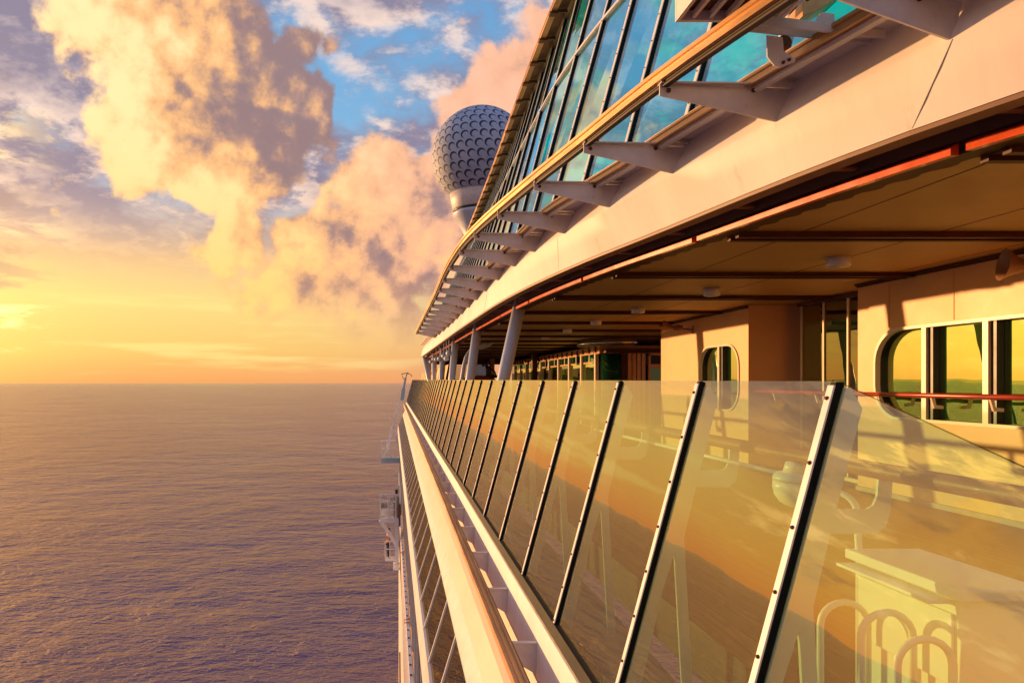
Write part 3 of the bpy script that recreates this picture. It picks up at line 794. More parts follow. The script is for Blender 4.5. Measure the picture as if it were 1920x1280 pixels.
def crail(y): return -.0082 * max(0, min(y, 46) - 18)
sw([(.30, -9.35), (1.2, -9.35), (1.2, -9.5), (.30, -9.5)], crail, 4, 67, 1.0, 'promenade_deck', M['deck'], hull)
sw([(.40, -8.80), (.52, -8.80), (.52, -9.35), (.40, -9.35)], crail, 4, 67, 1.0, 'bulwark', M['white_steel'], hull)
b = MB(); b.sweep([[(.21, y, -9.02), (max(.23, .398 + crail(y)), y, -8.98), (max(.23, .398 + crail(y)), y, -9.5), (.21, y, -9.5)] for y in frange(4, 67, 1)]); b.build('rubbing_strake', M['frame'], hull)
b = MB()
y = 10.0
while y < 50:
    x = .40 + crail(y); b.box(x + .02, x + .085, y, y + .13, -8.80, -8.792); y += .75
b.build('drain_slots', M['darkframe'], hull)
sw([(.22, -9.5), (1.4, -9.5), (1.4, -30), (.18, -30), (.18, -14)], lambda y: 0.0, 3, 67, 1.5, 'hull_plating', M['paint'], hull)
b = MB(); b.sweep([[(.11, y, -13.6), (.19, y, -13.6), (.19, y, -13.4), (.11, y, -13.4)] for y in frange(4, 34, 1)]); b.build('wooden_fender', M['wood'], hull)

pr = thing('wooden_handrail', 'reddish brown wooden rail along the promenade far below the window band', 'handrail', (.6, 20, -8.7))
b = MB(); b.tube([(.60 + crail(y), y, -8.70) for y in frange(4, 66, 1.5)], .075, 8); b.build('rail', M['wood'], pr)
for k in range(20):
    y = 5 + 3 * k
    b = MB(); b.bar((.60 + crail(y), y, -8.76), (.60 + crail(y), y, -9.35), .04, .04); b.build('baluster', M['white_steel'], pr)

# ------------------------------------------------------------------ deckhouses on the inboard side
def rounded(y0, y1, z0, z1, r, left=True, right=True, n=8):
    pts = []
    def arc(cy, cz, a0, a1):
        for k in range(n + 1):
            a = R(a0 + (a1 - a0) * k / n); pts.append((cy + r * math.cos(a), cz + r * math.sin(a)))
    if right: arc(y1 - r, z0 + r, -90, 0); arc(y1 - r, z1 - r, 0, 90)
    else: pts += [(y1, z0), (y1, z1)]
    if left: arc(y0 + r, z1 - r, 90, 180); arc(y0 + r, z0 + r, 180, 270)
    else: pts += [(y0, z1), (y0, z0)]
    return pts
def wall_with_hole(x, th, y0, y1, z0, z1, hole, name, mat, parent):
    """longitudinal wall (constant x) with one rounded opening"""
    b = MB()
    # bridge outer rectangle and hole by angular sectors
    n = len(hole); cy = sum(p[0] for p in hole) / n; cz = sum(p[1] for p in hole) / n
    outer = []
    for (yy, zz) in hole:
        dy, dz = yy - cy, zz - cz
        ty = ((y1 - cy) / dy if dy > 0 else (y0 - cy) / dy) if abs(dy) > 1e-9 else 1e9
        tz = ((z1 - cz) / dz if dz > 0 else (z0 - cz) / dz) if abs(dz) > 1e-9 else 1e9
        t = min(ty, tz); outer.append((cy + dy * t, cz + dz * t))
    # insert the rectangle's corners
    ring_h, ring_o = [], []
    corners = [(y1, z0), (y1, z1), (y0, z1), (y0, z0)]
    ang = lambda p: math.atan2(p[1] - cz, p[0] - cy)
    items = [(ang(outer[i]), hole[i], outer[i]) for i in range(n)]
    for c in corners:
        a = ang(c); k = min(range(n), key=lambda i: abs(math.atan2(math.sin(items[i][0] - a), math.cos(items[i][0] - a))))
        items.append((a, items[k][1], c))
    items.sort(key=lambda t: t[0])
    m = len(items)
    for s_, xx in ((0, x), (1, x + th)):
        vs = [(xx, p[1][0], p[1][1]) for p in items] + [(xx, p[2][0], p[2][1]) for p in items]
        fs = [(i, (i + 1) % m, m + (i + 1) % m, m + i) for i in range(m)]
        b.add(vs, fs)
    vs = [(x, p[0], p[1]) for p in hole] + [(x + th, p[0], p[1]) for p in hole]
    b.add(vs, [(i, (i + 1) % n, n + (i + 1) % n, n + i) for i in range(n)])
    vs = [(x, *c) for c in corners] + [(x + th, *c) for c in corners]
    b.add(vs, [(i, (i + 1) % 4, 4 + (i + 1) % 4, 4 + i) for i in range(4)])
    return b.build(name, mat, parent)
def ring_frame(x0, x1, hole, width, name, mat, parent):
    cy = sum(p[0] for p in hole) / len(hole); cz = sum(p[1] for p in hole) / len(hole)
    hy = max(p[0] for p in hole) - cy; hz = max(p[1] for p in hole) - cz
    inn = [(cy + (p[0] - cy) * (1 - width / hy), cz + (p[1] - cz) * (1 - width / hz)) for p in hole]
    n = len(hole); b = MB()
    rings = [[(x0, *p) for p in hole], [(x0, *p) for p in inn], [(x1, *p) for p in inn], [(x1, *p) for p in hole]]
    vs = [v for r in rings for v in r]
    fs = []
    for k in range(4):
        for i in range(n):
            j = (i + 1) % n; fs.append((k * n + i, k * n + j, ((k + 1) % 4) * n + j, ((k + 1) % 4) * n + i))
    b.add(vs, fs); return b.build(name, mat, parent)
def glazed_opening(x, hole, mull, y0, y1, z0, z1, parent, label=None):
    win = ring_frame(x - .018, x + .05, hole, .035, 'window', M['frame'], parent)
    ring_frame(x + .05, x + .12, hole, .03, 'rebate', M['darkframe'], win)
    b = MB()
    xs = x + .10
    b.prism([(xs, *p) for p in hole], [(xs + .012, *p) for p in hole]); b.build('pane', M['win'], win)
    for ym in mull:
        b = MB(); b.box(x - .012, xs - .002, ym - .035, ym + .035, z0 + .034, z1 - .034); b.build('mullion', M['frame'], win)
        b = MB(); b.box(x + .02, xs - .003, ym - .10, ym - .036, z0 + .036, z1 - .036); b.build('gasket', M['darkframe'], win)
    return win
A = thing('deckhouse', 'cream deckhouse wall with wide round cornered windows beside the near glass end', 'deckhouse', (WX, 6, DECK))
holeA = rounded(5.2, 8.86, -.465, .68, .42, left=True, right=True)
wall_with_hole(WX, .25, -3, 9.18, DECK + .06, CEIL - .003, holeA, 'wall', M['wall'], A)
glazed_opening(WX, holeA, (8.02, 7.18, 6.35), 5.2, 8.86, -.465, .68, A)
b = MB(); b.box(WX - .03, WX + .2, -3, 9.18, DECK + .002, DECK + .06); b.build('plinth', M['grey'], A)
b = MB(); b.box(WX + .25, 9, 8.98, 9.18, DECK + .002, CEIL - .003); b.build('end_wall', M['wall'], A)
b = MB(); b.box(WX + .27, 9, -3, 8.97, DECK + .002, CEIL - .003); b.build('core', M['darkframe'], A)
b = MB()
for yj in (8.6, 7.6, 5.9): b.box(WX - .006, WX - .0005, yj - .006, yj + .006, .70, CEIL - .06)
b.build('weld_seam', M['wall'], A)

G = thing('glass_doors', 'dark green glass doors with thin pale frames in the recess between the two cream walls', 'doors', (6.6, 10.4, DECK))
b = MB(); b.box(6.62, 6.64, 9.19, 11.2, DECK + .01, 1.28); b.build('pane', M['doorglass'], G)
for y in (11.15, 10.57, 10.0, 9.4):
    b = MB(); b.box(6.60, 6.618, y - .016, y + .016, DECK + .06, 1.235); b.build('stile', M['frame'], G)
b = MB(); b.box(6.57, 6.618, 9.19, 11.2, 1.236, 1.30); b.build('head', M['mahogany'], G)
b = MB(); b.box(6.57, 6.618, 9.19, 11.2, DECK + .003, DECK + .059); b.build('threshold', M['frame'], G)

B = thing('deckhouse', 'smaller cream deckhouse block with one round cornered two pane window beyond the glass doors', 'deckhouse', (6.0, 13.5, DECK))
holeB = rounded(11.95, 13.55, -.52, .70, .42)
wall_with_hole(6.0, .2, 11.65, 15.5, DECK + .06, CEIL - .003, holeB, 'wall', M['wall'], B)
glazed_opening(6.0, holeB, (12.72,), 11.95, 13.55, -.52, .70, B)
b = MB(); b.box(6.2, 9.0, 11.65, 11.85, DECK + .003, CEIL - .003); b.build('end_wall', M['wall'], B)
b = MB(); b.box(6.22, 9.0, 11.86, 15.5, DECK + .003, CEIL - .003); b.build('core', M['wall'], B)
b = MB(); b.box(5.97, 6.19, 11.66, 15.5, DECK + .002, DECK + .06); b.build('plinth', M['grey'], B)

# far bar pavilion
P = thing('bar_pavilion', 'orange framed glazed bar house with a rounded green glass corner under the far ceiling', 'pavilion', (6.2, 28, DECK))
b = MB(); b.box(6.24, 9.5, 21.2, 37, DECK + .003, .885); b.build('core', M['darkframe'], P)
b = MB(); b.box(6.2, 9.5, 20.9, 37.2, .89, 1.13); b.build('fascia', M['orange_wood'], P)
for k in range(22):
    b = MB(); b.box(6.15, 6.198, 21.2 + k * .72, 21.25 + k * .72, .93, 1.10); b.build('fascia_cleat', M['rust'], P)
yms = [21.15 + 1.62 * k for k in range(10)]
for i, y in enumerate(yms):
    b = MB(); b.box(6.13, 6.235, y - .07, y + .07, DECK + .06, .888); b.build('mullion', M['frame'], P)
    if i < 9:
        y1 = yms[i + 1]
        b = MB(); b.box(6.205, 6.222, y + .072, y1 - .072, DECK + .06, .60); wn = b.build('window', M['win'], P)
        b = MB(); b.box(6.19, 6.23, y + .072, y1 - .072, .602, .66); b.build('transom', M['orange_wood'], wn)
        b = MB(); b.box(6.205, 6.222, y + .072, y1 - .072, .662, .886); b.build('toplight', M['green_glass'], wn)
        b = MB(); b.box(6.185, 6.228, (y + y1) / 2 - .03, (y + y1) / 2 + .03, .662, .886); b.build('glazing_bar', M['frame'], wn)
b = MB(); b.box(5.9, 6.12, 29.7, 30.0, DECK + .003, CEIL); b.build('dark_pier', M['mahogany'], P)
b = MB()
rings = []
for k in range(9):
    a = R(180 + 90 * k / 8); rings.append([(6.75 + .5 * math.cos(a) , 21.1 + .5 * math.sin(a), z) for z in (DECK + .1, .86)])
b.add([p for r in rings for p in r] + [(6.76, 21.11, DECK + .1), (6.76, 21.11, .86)],
      [(2 * k, 2 * k + 2, 2 * k + 3, 2 * k + 1) for k in range(8)] + [(0, 1, 19, 18), (16, 18, 19, 17)] + [tuple([2 * k for k in range(9)] + [18]), tuple([2 * k + 1 for k in range(9)] + [19])], True)
b.build('corner_glass', M['green_glass'], P)
b = MB(); b.box(6.78, 6.95, 20.6, 20.72, DECK + .01, .88); b.build('corner_post', M['mahogany'], P)
for k in range(4):
    b = MB(); b.box(6.98 + .14 * k, 7.09 + .14 * k, 20.62, 20.70, DECK + .01, .88); b.build('slat_panel', M['orange_wood'], P)
b = MB(); b.box(7.60, 7.66, 20.6, 20.7, DECK + .01, .88); b.box(7.66, 9.2, 20.6, 20.7, .45, .56); b.box(7.6, 9.2, 20.6, 20.7, .82, .9); b.build('servery_frame', M['orange_wood'], P)
b = MB(); b.box(7.67, 9.2, 20.66, 20.69, DECK + .01, .449); b.build('servery_window', M['green_glass'], P)
b = MB(); b.box(6.3, 9.5, 20.56, 20.85, .91, 1.02); b.build('lintel', M['mahogany'], P)
b = MB()
rings = []
for k in range(13):
    a = R(175 + 100 * k / 12); c, s_ = math.cos(a), math.sin(a)
    rings.append([(6.9 + r * c, 21.2 + r * s_, z) for r, z in ((1.25, 1.10), (1.30, 1.16), (1.30, 1.22), (1.2, 1.26), (1.22, 1.30), (.9, 1.30), (.9, 1.10))])
b.sweep(rings, True, True); b.build('chrome_canopy', M['chrome'], P)

# ------------------------------------------------------------------ handrails
hr = thing('wall_handrail', 'red varnished rail on pale brackets in front of the deckhouse windows', 'handrail', (6.0, 6, -.15))
XR = WX - .12
b = MB(); b.tube([(XR, y, -.0237 * XR * 1.0 - .002) for y in (4.5, 8.0, 11.6)], .028, 10); b.build('rail', M['redwood'], hr)
for y in (5.2, 6.35, 6.98, 7.75, 8.6, 9.9, 11.0):
    b = MB(); z = -.0237 * XR
    b.prism([(XR - .02, y - .012, z - .03), (XR + .02, y - .012, z - .03), (XR + .035, y - .012, z - .11), (XR + .119, y - .012, z - .12), (XR + .119, y - .012, z - .155), (XR + .015, y - .012, z - .15)],
            [(XR - .02, y + .012, z - .03), (XR + .02, y + .012, z - .03), (XR + .035, y + .012, z - .11), (XR + .119, y + .012, z - .12), (XR + .119, y + .012, z - .155), (XR + .015, y + .012, z - .15)])
    b.build('rail_bracket', M['frame'], hr)
wr = thing('wooden_handrail', 'thick brown wooden handrail seen through the near glass panels', 'handrail', (1.89, 6, -.34))
b = MB(); b.tube([(1.89 + cg(y) * .8, y, -.345) for y in frange(.9, 60, 1.4)], .033, 14); b.build('rail', M['wood'], wr)
for y in py[:16]:
    g0 = gp(y, -.55, .10).x
    b = MB()
    X = 1.89 + cg(y) * .8
    poly = [(g0, -.49), (X - .07, -.49), (X - .045, -.475), (X - .03, -.44), (X - .025, -.375), (X + .03, -.375), (X + .02, -.50), (X + .005, -.555), (X - .03, -.585), (g0 - .02, -.585)]
    b.prism_y(poly, y + .012, y + .024); b.build('rail_bracket', M['fin'], wr)
cp = tag(None or (lambda b: (b.tube([(1.86, y, -.44) for y in (3.32, 4.5, 6.4)], .012, 8), b.build('conduit', M['lamp_white']))[1])(MB()), 'thin white conduit pipe running below the wooden handrail from the round lamp', 'pipe')
lampo = thing('deck_lamp', 'round white lamp hanging under the wooden handrail behind the second post', 'lamp', (1.89, 3.22, -.6))
b = MB(); b.lathe([(0, -.375), (.05, -.375), (.062, -.42), (0, -.42)], (1.89, 3.22, 0), 'Z', 20); b.build('neck', M['lamp_white'], lampo)
b = MB(); b.lathe([(0, -.42), (.09, -.425), (.105, -.445), (.105, -.462), (0, -.462)], (1.89, 3.22, 0), 'Z', 28); b.build('lid', M['lamp_white'], lampo)
b = MB(); b.lathe([(.103, -.464), (.106, -.49), (.098, -.53), (.075, -.565), (.04, -.585), (0, -.59)], (1.89, 3.22, 0), 'Z', 28); b.build('diffuser', M['lamp_white'], lampo)
b = MB()
pts = [(1.90, 3.0, -.47)] + [(1.90 + .04 * math.sin(R(a)), 2.98 - .10 * math.sin(R(a)), -.54 + .07 * math.cos(R(a))) for a in range(0, 100, 15)] + [(1.945, 2.87, -.75), (1.945, 2.87, -1.4)]
b.tube(pts, .014, 8); tag(b.build('bent_pipe', M['lamp_white']), 'white bent pipe dropping to the deck behind the nearest post', 'pipe')
# white cabinet and vent loops
cab = thing('cabinet', 'white metal cabinet with a flat lid standing on the deck behind the nearest glass panel', 'cabinet', (2.04, 2.6, DECK))
b = MB(); b.box(1.93, 2.19, 2.33, 2.86, DECK + .002, -.742); b.build('body', M['lamp_white'], cab, .006)
b = MB(); b.box(1.895, 2.21, 2.30, 2.89, -.74, -.70); b.build('lid', M['lamp_white'], cab, .006)
b = MB(); b.box(1.84, 1.928, 2.36, 2.86, -.765, -.752); b.build('shelf', M['lamp_white'], cab, .003)
b = MB(); b.box(1.918, 1.9285, 2.36, 2.84, -1.05, -.80); b.build('door', M['lamp_white'], cab, .003)
b = MB(); b.box(2.19, 2.2, 2.42, 2.5, -.9, -.84); b.build('catch', M['grey'], cab)
for i, (yv, zv, lab) in enumerate(((2.74, -.88, 'farthest white vent loop beside the cabinet, tallest in view'), (2.5, -.84, 'middle white vent loop beside the cabinet'), (2.32, -.87, 'nearest white vent loop beside the cabinet'))):
    b = MB(); x = 1.70
    pts = [(x, yv, -1.88)] + [(x + .095 - .095 * math.cos(R(a)), yv, zv - .09 + .09 * math.sin(R(a))) for a in range(0, 181, 18)] + [(x + .19, yv, DECK)]
    b.tube(pts, .013, 10)
    tag(b.build('vent_pipe', M['lamp_white']), lab, 'pipe', 'vent loops beside the cabinet')

# ------------------------------------------------------------------ columns
CY = [(10.8, 'nearest leaning grey column under the roof edge, thickest of the row'), (15.2, 'second leaning grey column under the roof edge, counted from the near end'),
      (19.9, 'third leaning grey column, with a drain pipe beside it'), (24.2, 'fourth leaning grey column, first one rising from the raised windbreak panels'),
      (28.6, 'fifth leaning grey column under the roof edge, counted from the near end'), (32.6, 'sixth leaning grey column under the roof edge, counted from the near end'), (36.2, 'farthest leaning grey column at the very end of the roof')]
for y, lab in CY:
    k_ = min(1.13, 36.4 / y); xt = (fasc_low(y) + .14) * k_; y *= k_; zt_ = 1.36 * k_
    sl = min(.22, (xt - (1.7 + cg(y) + .15)) / zt_)
    c = thing('support_column', lab, 'column', (xt - .22 * 2.95, y, DECK), 'leaning columns under the roof edge')
    p0 = Vector((xt - sl * 3.0, y, zt_ - 3.0)); p1 = Vector((xt, y, zt_))
    b = MB(); b.tube([p0, p1], .115, 20); b.build('shaft', M['column'], c)
    b = MB(); b.lathe([(0, 0), (.15, 0), (.15, .02), (0, .02)], (xt, y, zt_ - .01), 'Z', 18); b.build('cap_plate', M['column'], c)
y = 21.6; xt = 2.26
b = MB(); b.tube([(1.80, y, -1.43), (xt - .13, y, .55), (xt - .06, y, .80), (xt + .05, y, .98), (xt + .25, y - .05, 1.08), (xt + .6, y - .1, 1.16), (xt + .75, y - .1, 1.30)], .065, 12)
tag(b.build('drain_pipe', M['column']), 'pale pipe with a bend at its top, beside the third column', 'pipe')

# ------------------------------------------------------------------ fittings under the ceiling
LX = [(7.2, 4.66, 'nearest white drum lamp on the beige ceiling'), (9.6, 4.43, 'second white drum lamp on the ceiling, outside the glass doors'), (12.0, 4.24, 'third white drum lamp on the ceiling from the near end'),
      (14.4, 4.2, 'fourth white drum lamp on the ceiling from the near end'), (16.8, 4.2, 'fifth white drum lamp on the ceiling from the near end'), (19.3, 4.2, 'farthest white drum lamp on the ceiling')]
for y, x, lab in LX:
    cl_ = thing('ceiling_light', lab, 'lamp', (x, y, CEIL), 'drum lamps on the ceiling')
    b = MB(); b.lathe([(0, -.10), (.10, -.10), (.112, -.092), (.112, -.0), (0, 0)], (x, y, CEIL - .001), 'Z', 24); b.build('drum', M['lamp_white'], cl_)
    b = MB(); b.lathe([(0, -.106), (.085, -.104), (.085, -.1), (0, -.1)], (x, y, CEIL - .001), 'Z', 20); b.build('lens', M['frame'], cl_)
def horn(loc, lab, sc=1.0, yaw=0.0):
    t = thing('horn_speaker', lab, 'loudspeaker', (0, 0, 0), 'horn loudspeakers on the walls')
    b = MB(); prof = [(0.03, .20), (.035, .12), (.06, .04), (.10, -.04), (.145, -.10), (.15, -.105), (.14, -.10), (.09, -.03), (.0, .05)]
    b.lathe(prof, (0, 0, 0), 'Y', 24); b.build('horn', M['brown_plastic'], t)
    b = MB(); b.lathe([(0, .13), (.06, .13), (.068, .15), (.068, .26), (.05, .28), (0, .28)], (0, 0, 0), 'Y', 18); b.build('driver', M['brown_plastic'], t)
    b = MB(); b.box(-.02, .02, .281, .46, -.02, .02); b.box(-.07, .07, .461, .48, -.08, .08); b.build('wall_arm', M['brown_plastic'], t)
    t.location = loc; t.rotation_euler = (R(-8), 0, R(yaw)); t.scale = (sc, sc, sc)
    for o in S.objects:
        if o.parent == t: o.matrix_parent_inverse = Matrix()
    return t
horn((5.58, 14.05, 1.14), 'small horn loudspeaker on the far deckhouse block above its window', 1.0, -112)
horn((5.83, 6.42, 1.10), 'large horn loudspeaker on the near wall at the right edge', 1.0, -112)
FL = [(21.9, .94, .10, 'largest round grey floodlight under the roof edge past the third column'), (22.8, .80, .09, 'round grey floodlight hanging lowest, left of the largest floodlight'), (23.8, .92, .09, 'round grey floodlight just before the fourth column'), (25.7, .90, .09, 'round grey floodlight just past the fourth column'),
      (27.4, .93, .09, 'round grey floodlight just before the fifth column'), (30.6, .93, .09, 'round grey floodlight between the fifth and sixth columns')]
for y, z, r, lab in FL:
    x = fasc_low(y) + .12
    t = thing('floodlight', lab, 'floodlight', (x, y, z), 'round floodlights under the roof edge')
    b = MB(); b.lathe([(0, -.12), (r * .7, -.10), (r, -.02), (r, .05), (r * .9, .07), (0, .075)], (x, y, z), 'Y', 16); b.build('housing', M['column'], t)
    b = MB(); b.bar((x, y, z + r), (x, y, 1.37), .03, .03); b.build('hanger', M['column'], t)

# slatted screen, post, statue at the far end of the deck
ss = thing('slatted_screen', 'open screen of dark horizontal slats between the far columns', 'screen', (3.4, 38, DECK))
for k in range(9):
    z = .18 + .115 * k
    b = MB(); b.box(2.7, 4.25, 38, 38.04, z, z + .055); b.build('slat', M['mahogany'], ss)
for x in (2.68, 4.25):
    b = MB(); b.box(x, x + .06, 37.98, 38.06, DECK, 1.35); b.build('upright', M['mahogany'], ss)
b = MB(); b.box(2.0, 9.5, 37.02, 37.2, .98, 1.8); tag(b.build('end_beam', M['mahogany']), 'dark beam closing the far end of the ceiling above the strip of sky', 'beam')
b = MB(); b.box(5.02, 5.2, 36.3, 36.48, DECK + .002, CEIL - .05); b.box(4.97, 5.018, 36.34, 36.44, DECK + .002, CEIL - .06); tag(b.build('deck_post', M['orange_wood']), 'dark square post against the strip of sky behind the orange dome', 'post')
for x, lab in ((4.17, 'small round lamp hanging left of the strip of sky'), (4.55, 'small lamp hanging above the orange dome'), (4.75, 'small lamp hanging next to the dark post')):
    t = thing('hanging_lamp', lab, 'lamp', (x, 36, .9), 'small lamps against the strip of sky')
    b = MB(); b.lathe([(0, -.08), (.06, -.05), (.07, 0), (.05, .05), (0, .07)], (x, 36, .91), 'Z', 12); b.build('globe', M['bronze'], t)
    b = MB(); b.bar((x, 36, .96), (x, 36, CEIL), .02, .02); b.build('stem', M['bronze'], t)
b = MB()
b.lathe([(0.0, .36), (.25, .35), (.5, .30), (.75, .22), (.95, .08), (1.0, -.1), (1.0, DECK)], (4.05, 34, 0), 'Z', 28)
tag(b.build('dome', M['orange']), 'orange domed top showing just above the glass below the dark seated figure', 'dome')

def skin(name, joints, edges, mat, parent=None, root=0, sub=1):
    me = bpy.data.meshes.new(name)
    me.from_pydata([j[:3] for j in joints], edges, [])
    o = bpy.data.objects.new(name, me); S.collection.objects.link(o)
    m = o.modifiers.new('skin', 'SKIN')
    for i, j in enumerate(joints):
        sv = me.skin_vertices[0].data[i]
        sv.radius = (j[3], j[4] if len(j) > 4 else j[3]); sv.use_root = (i == root)
    s_ = o.modifiers.new('sub', 'SUBSURF'); s_.levels = sub; s_.render_levels = sub
    me.materials.append(mat)
    if parent: o.parent = parent
    return o
# seated bronze figure
jt = [(0, 0, 0, .15), (-.04, 0, .25, .14), (-.12, 0, .45, .13), (-.16, 0, .56, .055), (-.19, 0, .67, .10), (-.20, 0, .74, .085),
      (.05, -.12, .42, .06), (.22, -.12, .30, .05), (.30, -.12, .12, .04),
      (-.02, .13, .47, .06), (.10, .13, .62, .05), (-.06, .08, .74, .04),
      (.25, -.08, .06, .09), (.48, -.08, .02, .07), (.62, -.08, -.25, .05), (-.25, .08, .02, .08), (-.5, .08, -.02, .05)]
ed = [(0, 1), (1, 2), (2, 3), (3, 4), (4, 5), (2, 6), (6, 7), (7, 8), (2, 9), (9, 10), (10, 11), (0, 12), (12, 13), (13, 14), (0, 15), (15, 16)]
st = skin('statue', jt, ed, M['bronze'], sub=2); st.location = (4.62, 34.0, .26)
tag(st, 'dark figure sitting with one arm raised to its head against the strip of sky', 'statue')

# ------------------------------------------------------------------ radar dome shaped like a golf ball
DY = 60.0
dc = Vector(at(900, 294, DY)); DR = 90.5 / F * DY
dome = thing('radar_dome', 'big white golf ball shaped dome with dark crescent dimples behind the glass wall', 'dome', (dc.x, dc.y, dc.z - DR - 6))
m, t, out = new_mat('golf_ball_paint')
p = t.node('ShaderNodeBsdfPrincipled'); uvn = t.node('ShaderNodeUVMap'); uvn.uv_map = 'dimple'
x, y, _ = t.sep(uvn.outputs[0])
fx = t.math('SUBTRACT', t.math('FRACT', x), .5); fy = t.math('SUBTRACT', y, .5)
d1 = t.math('SQRT', t.math('ADD', t.math('MULTIPLY', fx, fx), t.math('MULTIPLY', fy, fy)))
fx2 = t.math('SUBTRACT', fx, .10); fy2 = t.math('ADD', fy, .10)
d2 = t.math('SQRT', t.math('ADD', t.math('MULTIPLY', fx2, fx2), t.math('MULTIPLY', fy2, fy2)))
cres = t.math('MULTIPLY', t.math('LESS_THAN', d1, .43), t.math('GREATER_THAN', d2, .33))
tc = t.node('ShaderNodeTexCoord'); nn = t.noise(tc.outputs['Object'], .5, 5)
ox, oy, oz = t.sep(tc.outputs['Object'])
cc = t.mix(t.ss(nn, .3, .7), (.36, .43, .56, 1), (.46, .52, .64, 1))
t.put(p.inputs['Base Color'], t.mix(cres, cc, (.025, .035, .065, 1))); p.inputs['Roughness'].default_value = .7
t.l.new(p.outputs[0], out.inputs[0])
nr, sub = 14, 4
vs, fs, uvs = [], [], []
NS = 96
lat0, lat1 = -62.0, 90.0
rows = nr * sub
for i in range(rows + 1):
    la = R(lat0 + (lat1 - lat0) * i / rows)
    for k in range(NS):
        a = 2 * math.pi * k / NS
        vs.append((DR * math.cos(la) * math.cos(a), DR * math.cos(la) * math.sin(a), DR * math.sin(la)))
for i in range(rows):
    row = i // sub; lm = R(lat0 + (lat1 - lat0) * (row + .5) / nr)
    cnt = max(5, round(2 * math.pi * math.cos(lm) / R((lat1 - lat0) / nr)))
    for k in range(NS):
        fs.append((i * NS + k, i * NS + (k + 1) % NS, (i + 1) * NS + (k + 1) % NS, (i + 1) * NS + k))
        sh_ = .5 * (row % 2)
        u0, u1 = k / NS * cnt + sh_, (k + 1) / NS * cnt + sh_
        v0, v1 = (i % sub) / sub, (i % sub + 1) / sub
        uvs += [(u0, v0), (u1, v0), (u1, v1), (u0, v1)]
me = bpy.data.meshes.new('ball'); me.from_pydata(vs, [], fs); me.update()
uvl = me.uv_layers.new(name='dimple')
for i, q in enumerate(uvs): uvl.data[i].uv = q
for q in me.polygons: q.use_smooth = True
me.materials.append(m)
ball = bpy.data.objects.new('ball', me); S.collection.objects.link(ball); ball.location = dc
ball.parent = dome; ball.matrix_parent_inverse = Matrix.Translation(dome.location).inverted()
k = DY / F
b = MB(); b.lathe([(57 * k, -69 * k), (54 * k, -85 * k), (50 * k, -100 * k), (49 * k, -101 * k)], dc, 'Z', 40); b.build('neck', M['bracket'], dome)
b = MB(); b.lathe([(48 * k, -100.5 * k), (50.5 * k, -100.5 * k), (50.5 * k, -104 * k), (48 * k, -104 * k)], dc, 'Z', 40); b.build('ring', M['darkframe'], dome)
b = MB(); b.lathe([(48 * k, -104 * k), (51 * k, -106 * k), (50.5 * k, -110 * k), (46 * k, -116 * k), (30 * k, -146 * k), (24 * k, -190 * k), (24 * k, -420 * k)], dc, 'Z', 40); b.build('pedestal', M['column'], dome)

# ------------------------------------------------------------------ crane with its basket far forward
CYY = 62.0
cr = thing('boom_crane', 'pale slender crane at the far end of the track with a railed basket below', 'crane', at(752, 752, CYY))
def px(u, v, dy=0.0): return at(u, v, CYY + dy)
b = MB(); b.bar(px(753.5, 750), px(757, 728), .34, .4); b.bar(px(757, 728), px(760.5, 708), .2, .24); b.build('mast', M['blue_steel'], cr)
b = MB(); b.tube([px(760.5, 708), px(763, 701)], .05, 8); b.tube([px(752.5, 701), px(766, 698.5)], .045, 6); b.tube([px(763, 700.5), px(768, 700.5), px(771, 703), px(772, 706)], .04, 6); b.tube([px(752.5, 701), px(757, 711)], .03, 6); b.build('mast_head', M['grey'], cr)
b = MB(); b.bar(px(750, 752), px(738, 790), .16, .2); b.bar(px(738, 790), px(738.5, 802), .16, .2); b.bar(px(737, 800), px(721, 858), .2, .24); b.bar(px(739, 800), px(751, 860), .13, .16); b.build('boom', M['white_steel'], cr)
b = MB()
x0, _, z0 = px(715, 866); x1, _, z1 = px(752, 857)
b.box(x0, x1, CYY - .6, CYY + .6, z0, z1); b.build('basket_floor', M['blue_steel'], cr)
b = MB()
zt_ = px(0, 826)[2]; zm = px(0, 842)[2]
for yy in (CYY - .6, CYY + .6):
    for x in (x0 + .03, x0 + .42, (x0 + x1) / 2, x1 - .03): b.bar((x, yy, z1), (x, yy, zt_), .055, .055)
    for z in (zt_, zm): b.bar((x0, yy, z), (x1, yy, z), .05, .05)
for x in (x0 + .03, x1 - .03):
    for z in (zt_, zm): b.bar((x, CYY - .6, z), (x, CYY + .6, z), .05, .05)
b.build('basket_rail', M['white_steel'], cr)

# ------------------------------------------------------------------ davit platform on the ship's side
PY = 40.0
dv = thing('davit_platform', 'white steel work platform with machinery and a hanging cage on the ship side', 'platform', at(744, 974, PY))
def q(u, v, dy=0.0): return at(u, v, PY + dy)
b = MB()
for dy in (-.5, .5):
    b.bar(q(713, 974, dy), q(747, 974, dy), .19, .22)
    b.bar(q(713, 974, dy), q(743, 1020, dy), .18, .2)
    b.bar(q(744.5, 974, dy), q(744.5, 1060, dy), .2, .2)
b.box(q(713, 0)[0], q(747, 0)[0], PY - .5, PY + .5, q(0, 974)[2] - .05, q(0, 972)[2]); b.build('frame', M['white_steel'], dv)
b = MB(); b.box(q(737, 0)[0], q(750, 0)[0], PY - .6, PY + .6, q(0, 1063)[2], q(0, 1058)[2]); b.build('foot', M['white_steel'], dv)
b = MB()
for dy in (-.5, .5):
    for u in (713, 728, 742): b.bar(q(u, 972, dy), q(u, 927, dy), .085, .085)
    for v in (927, 940, 955): b.bar(q(713, v, dy), q(742, v, dy), .075, .075)
for v in (927, 940): b.bar(q(713, v, -.5), q(713, v, .5), .05, .05)
b.build('guard_rail', M['white_steel'], dv)
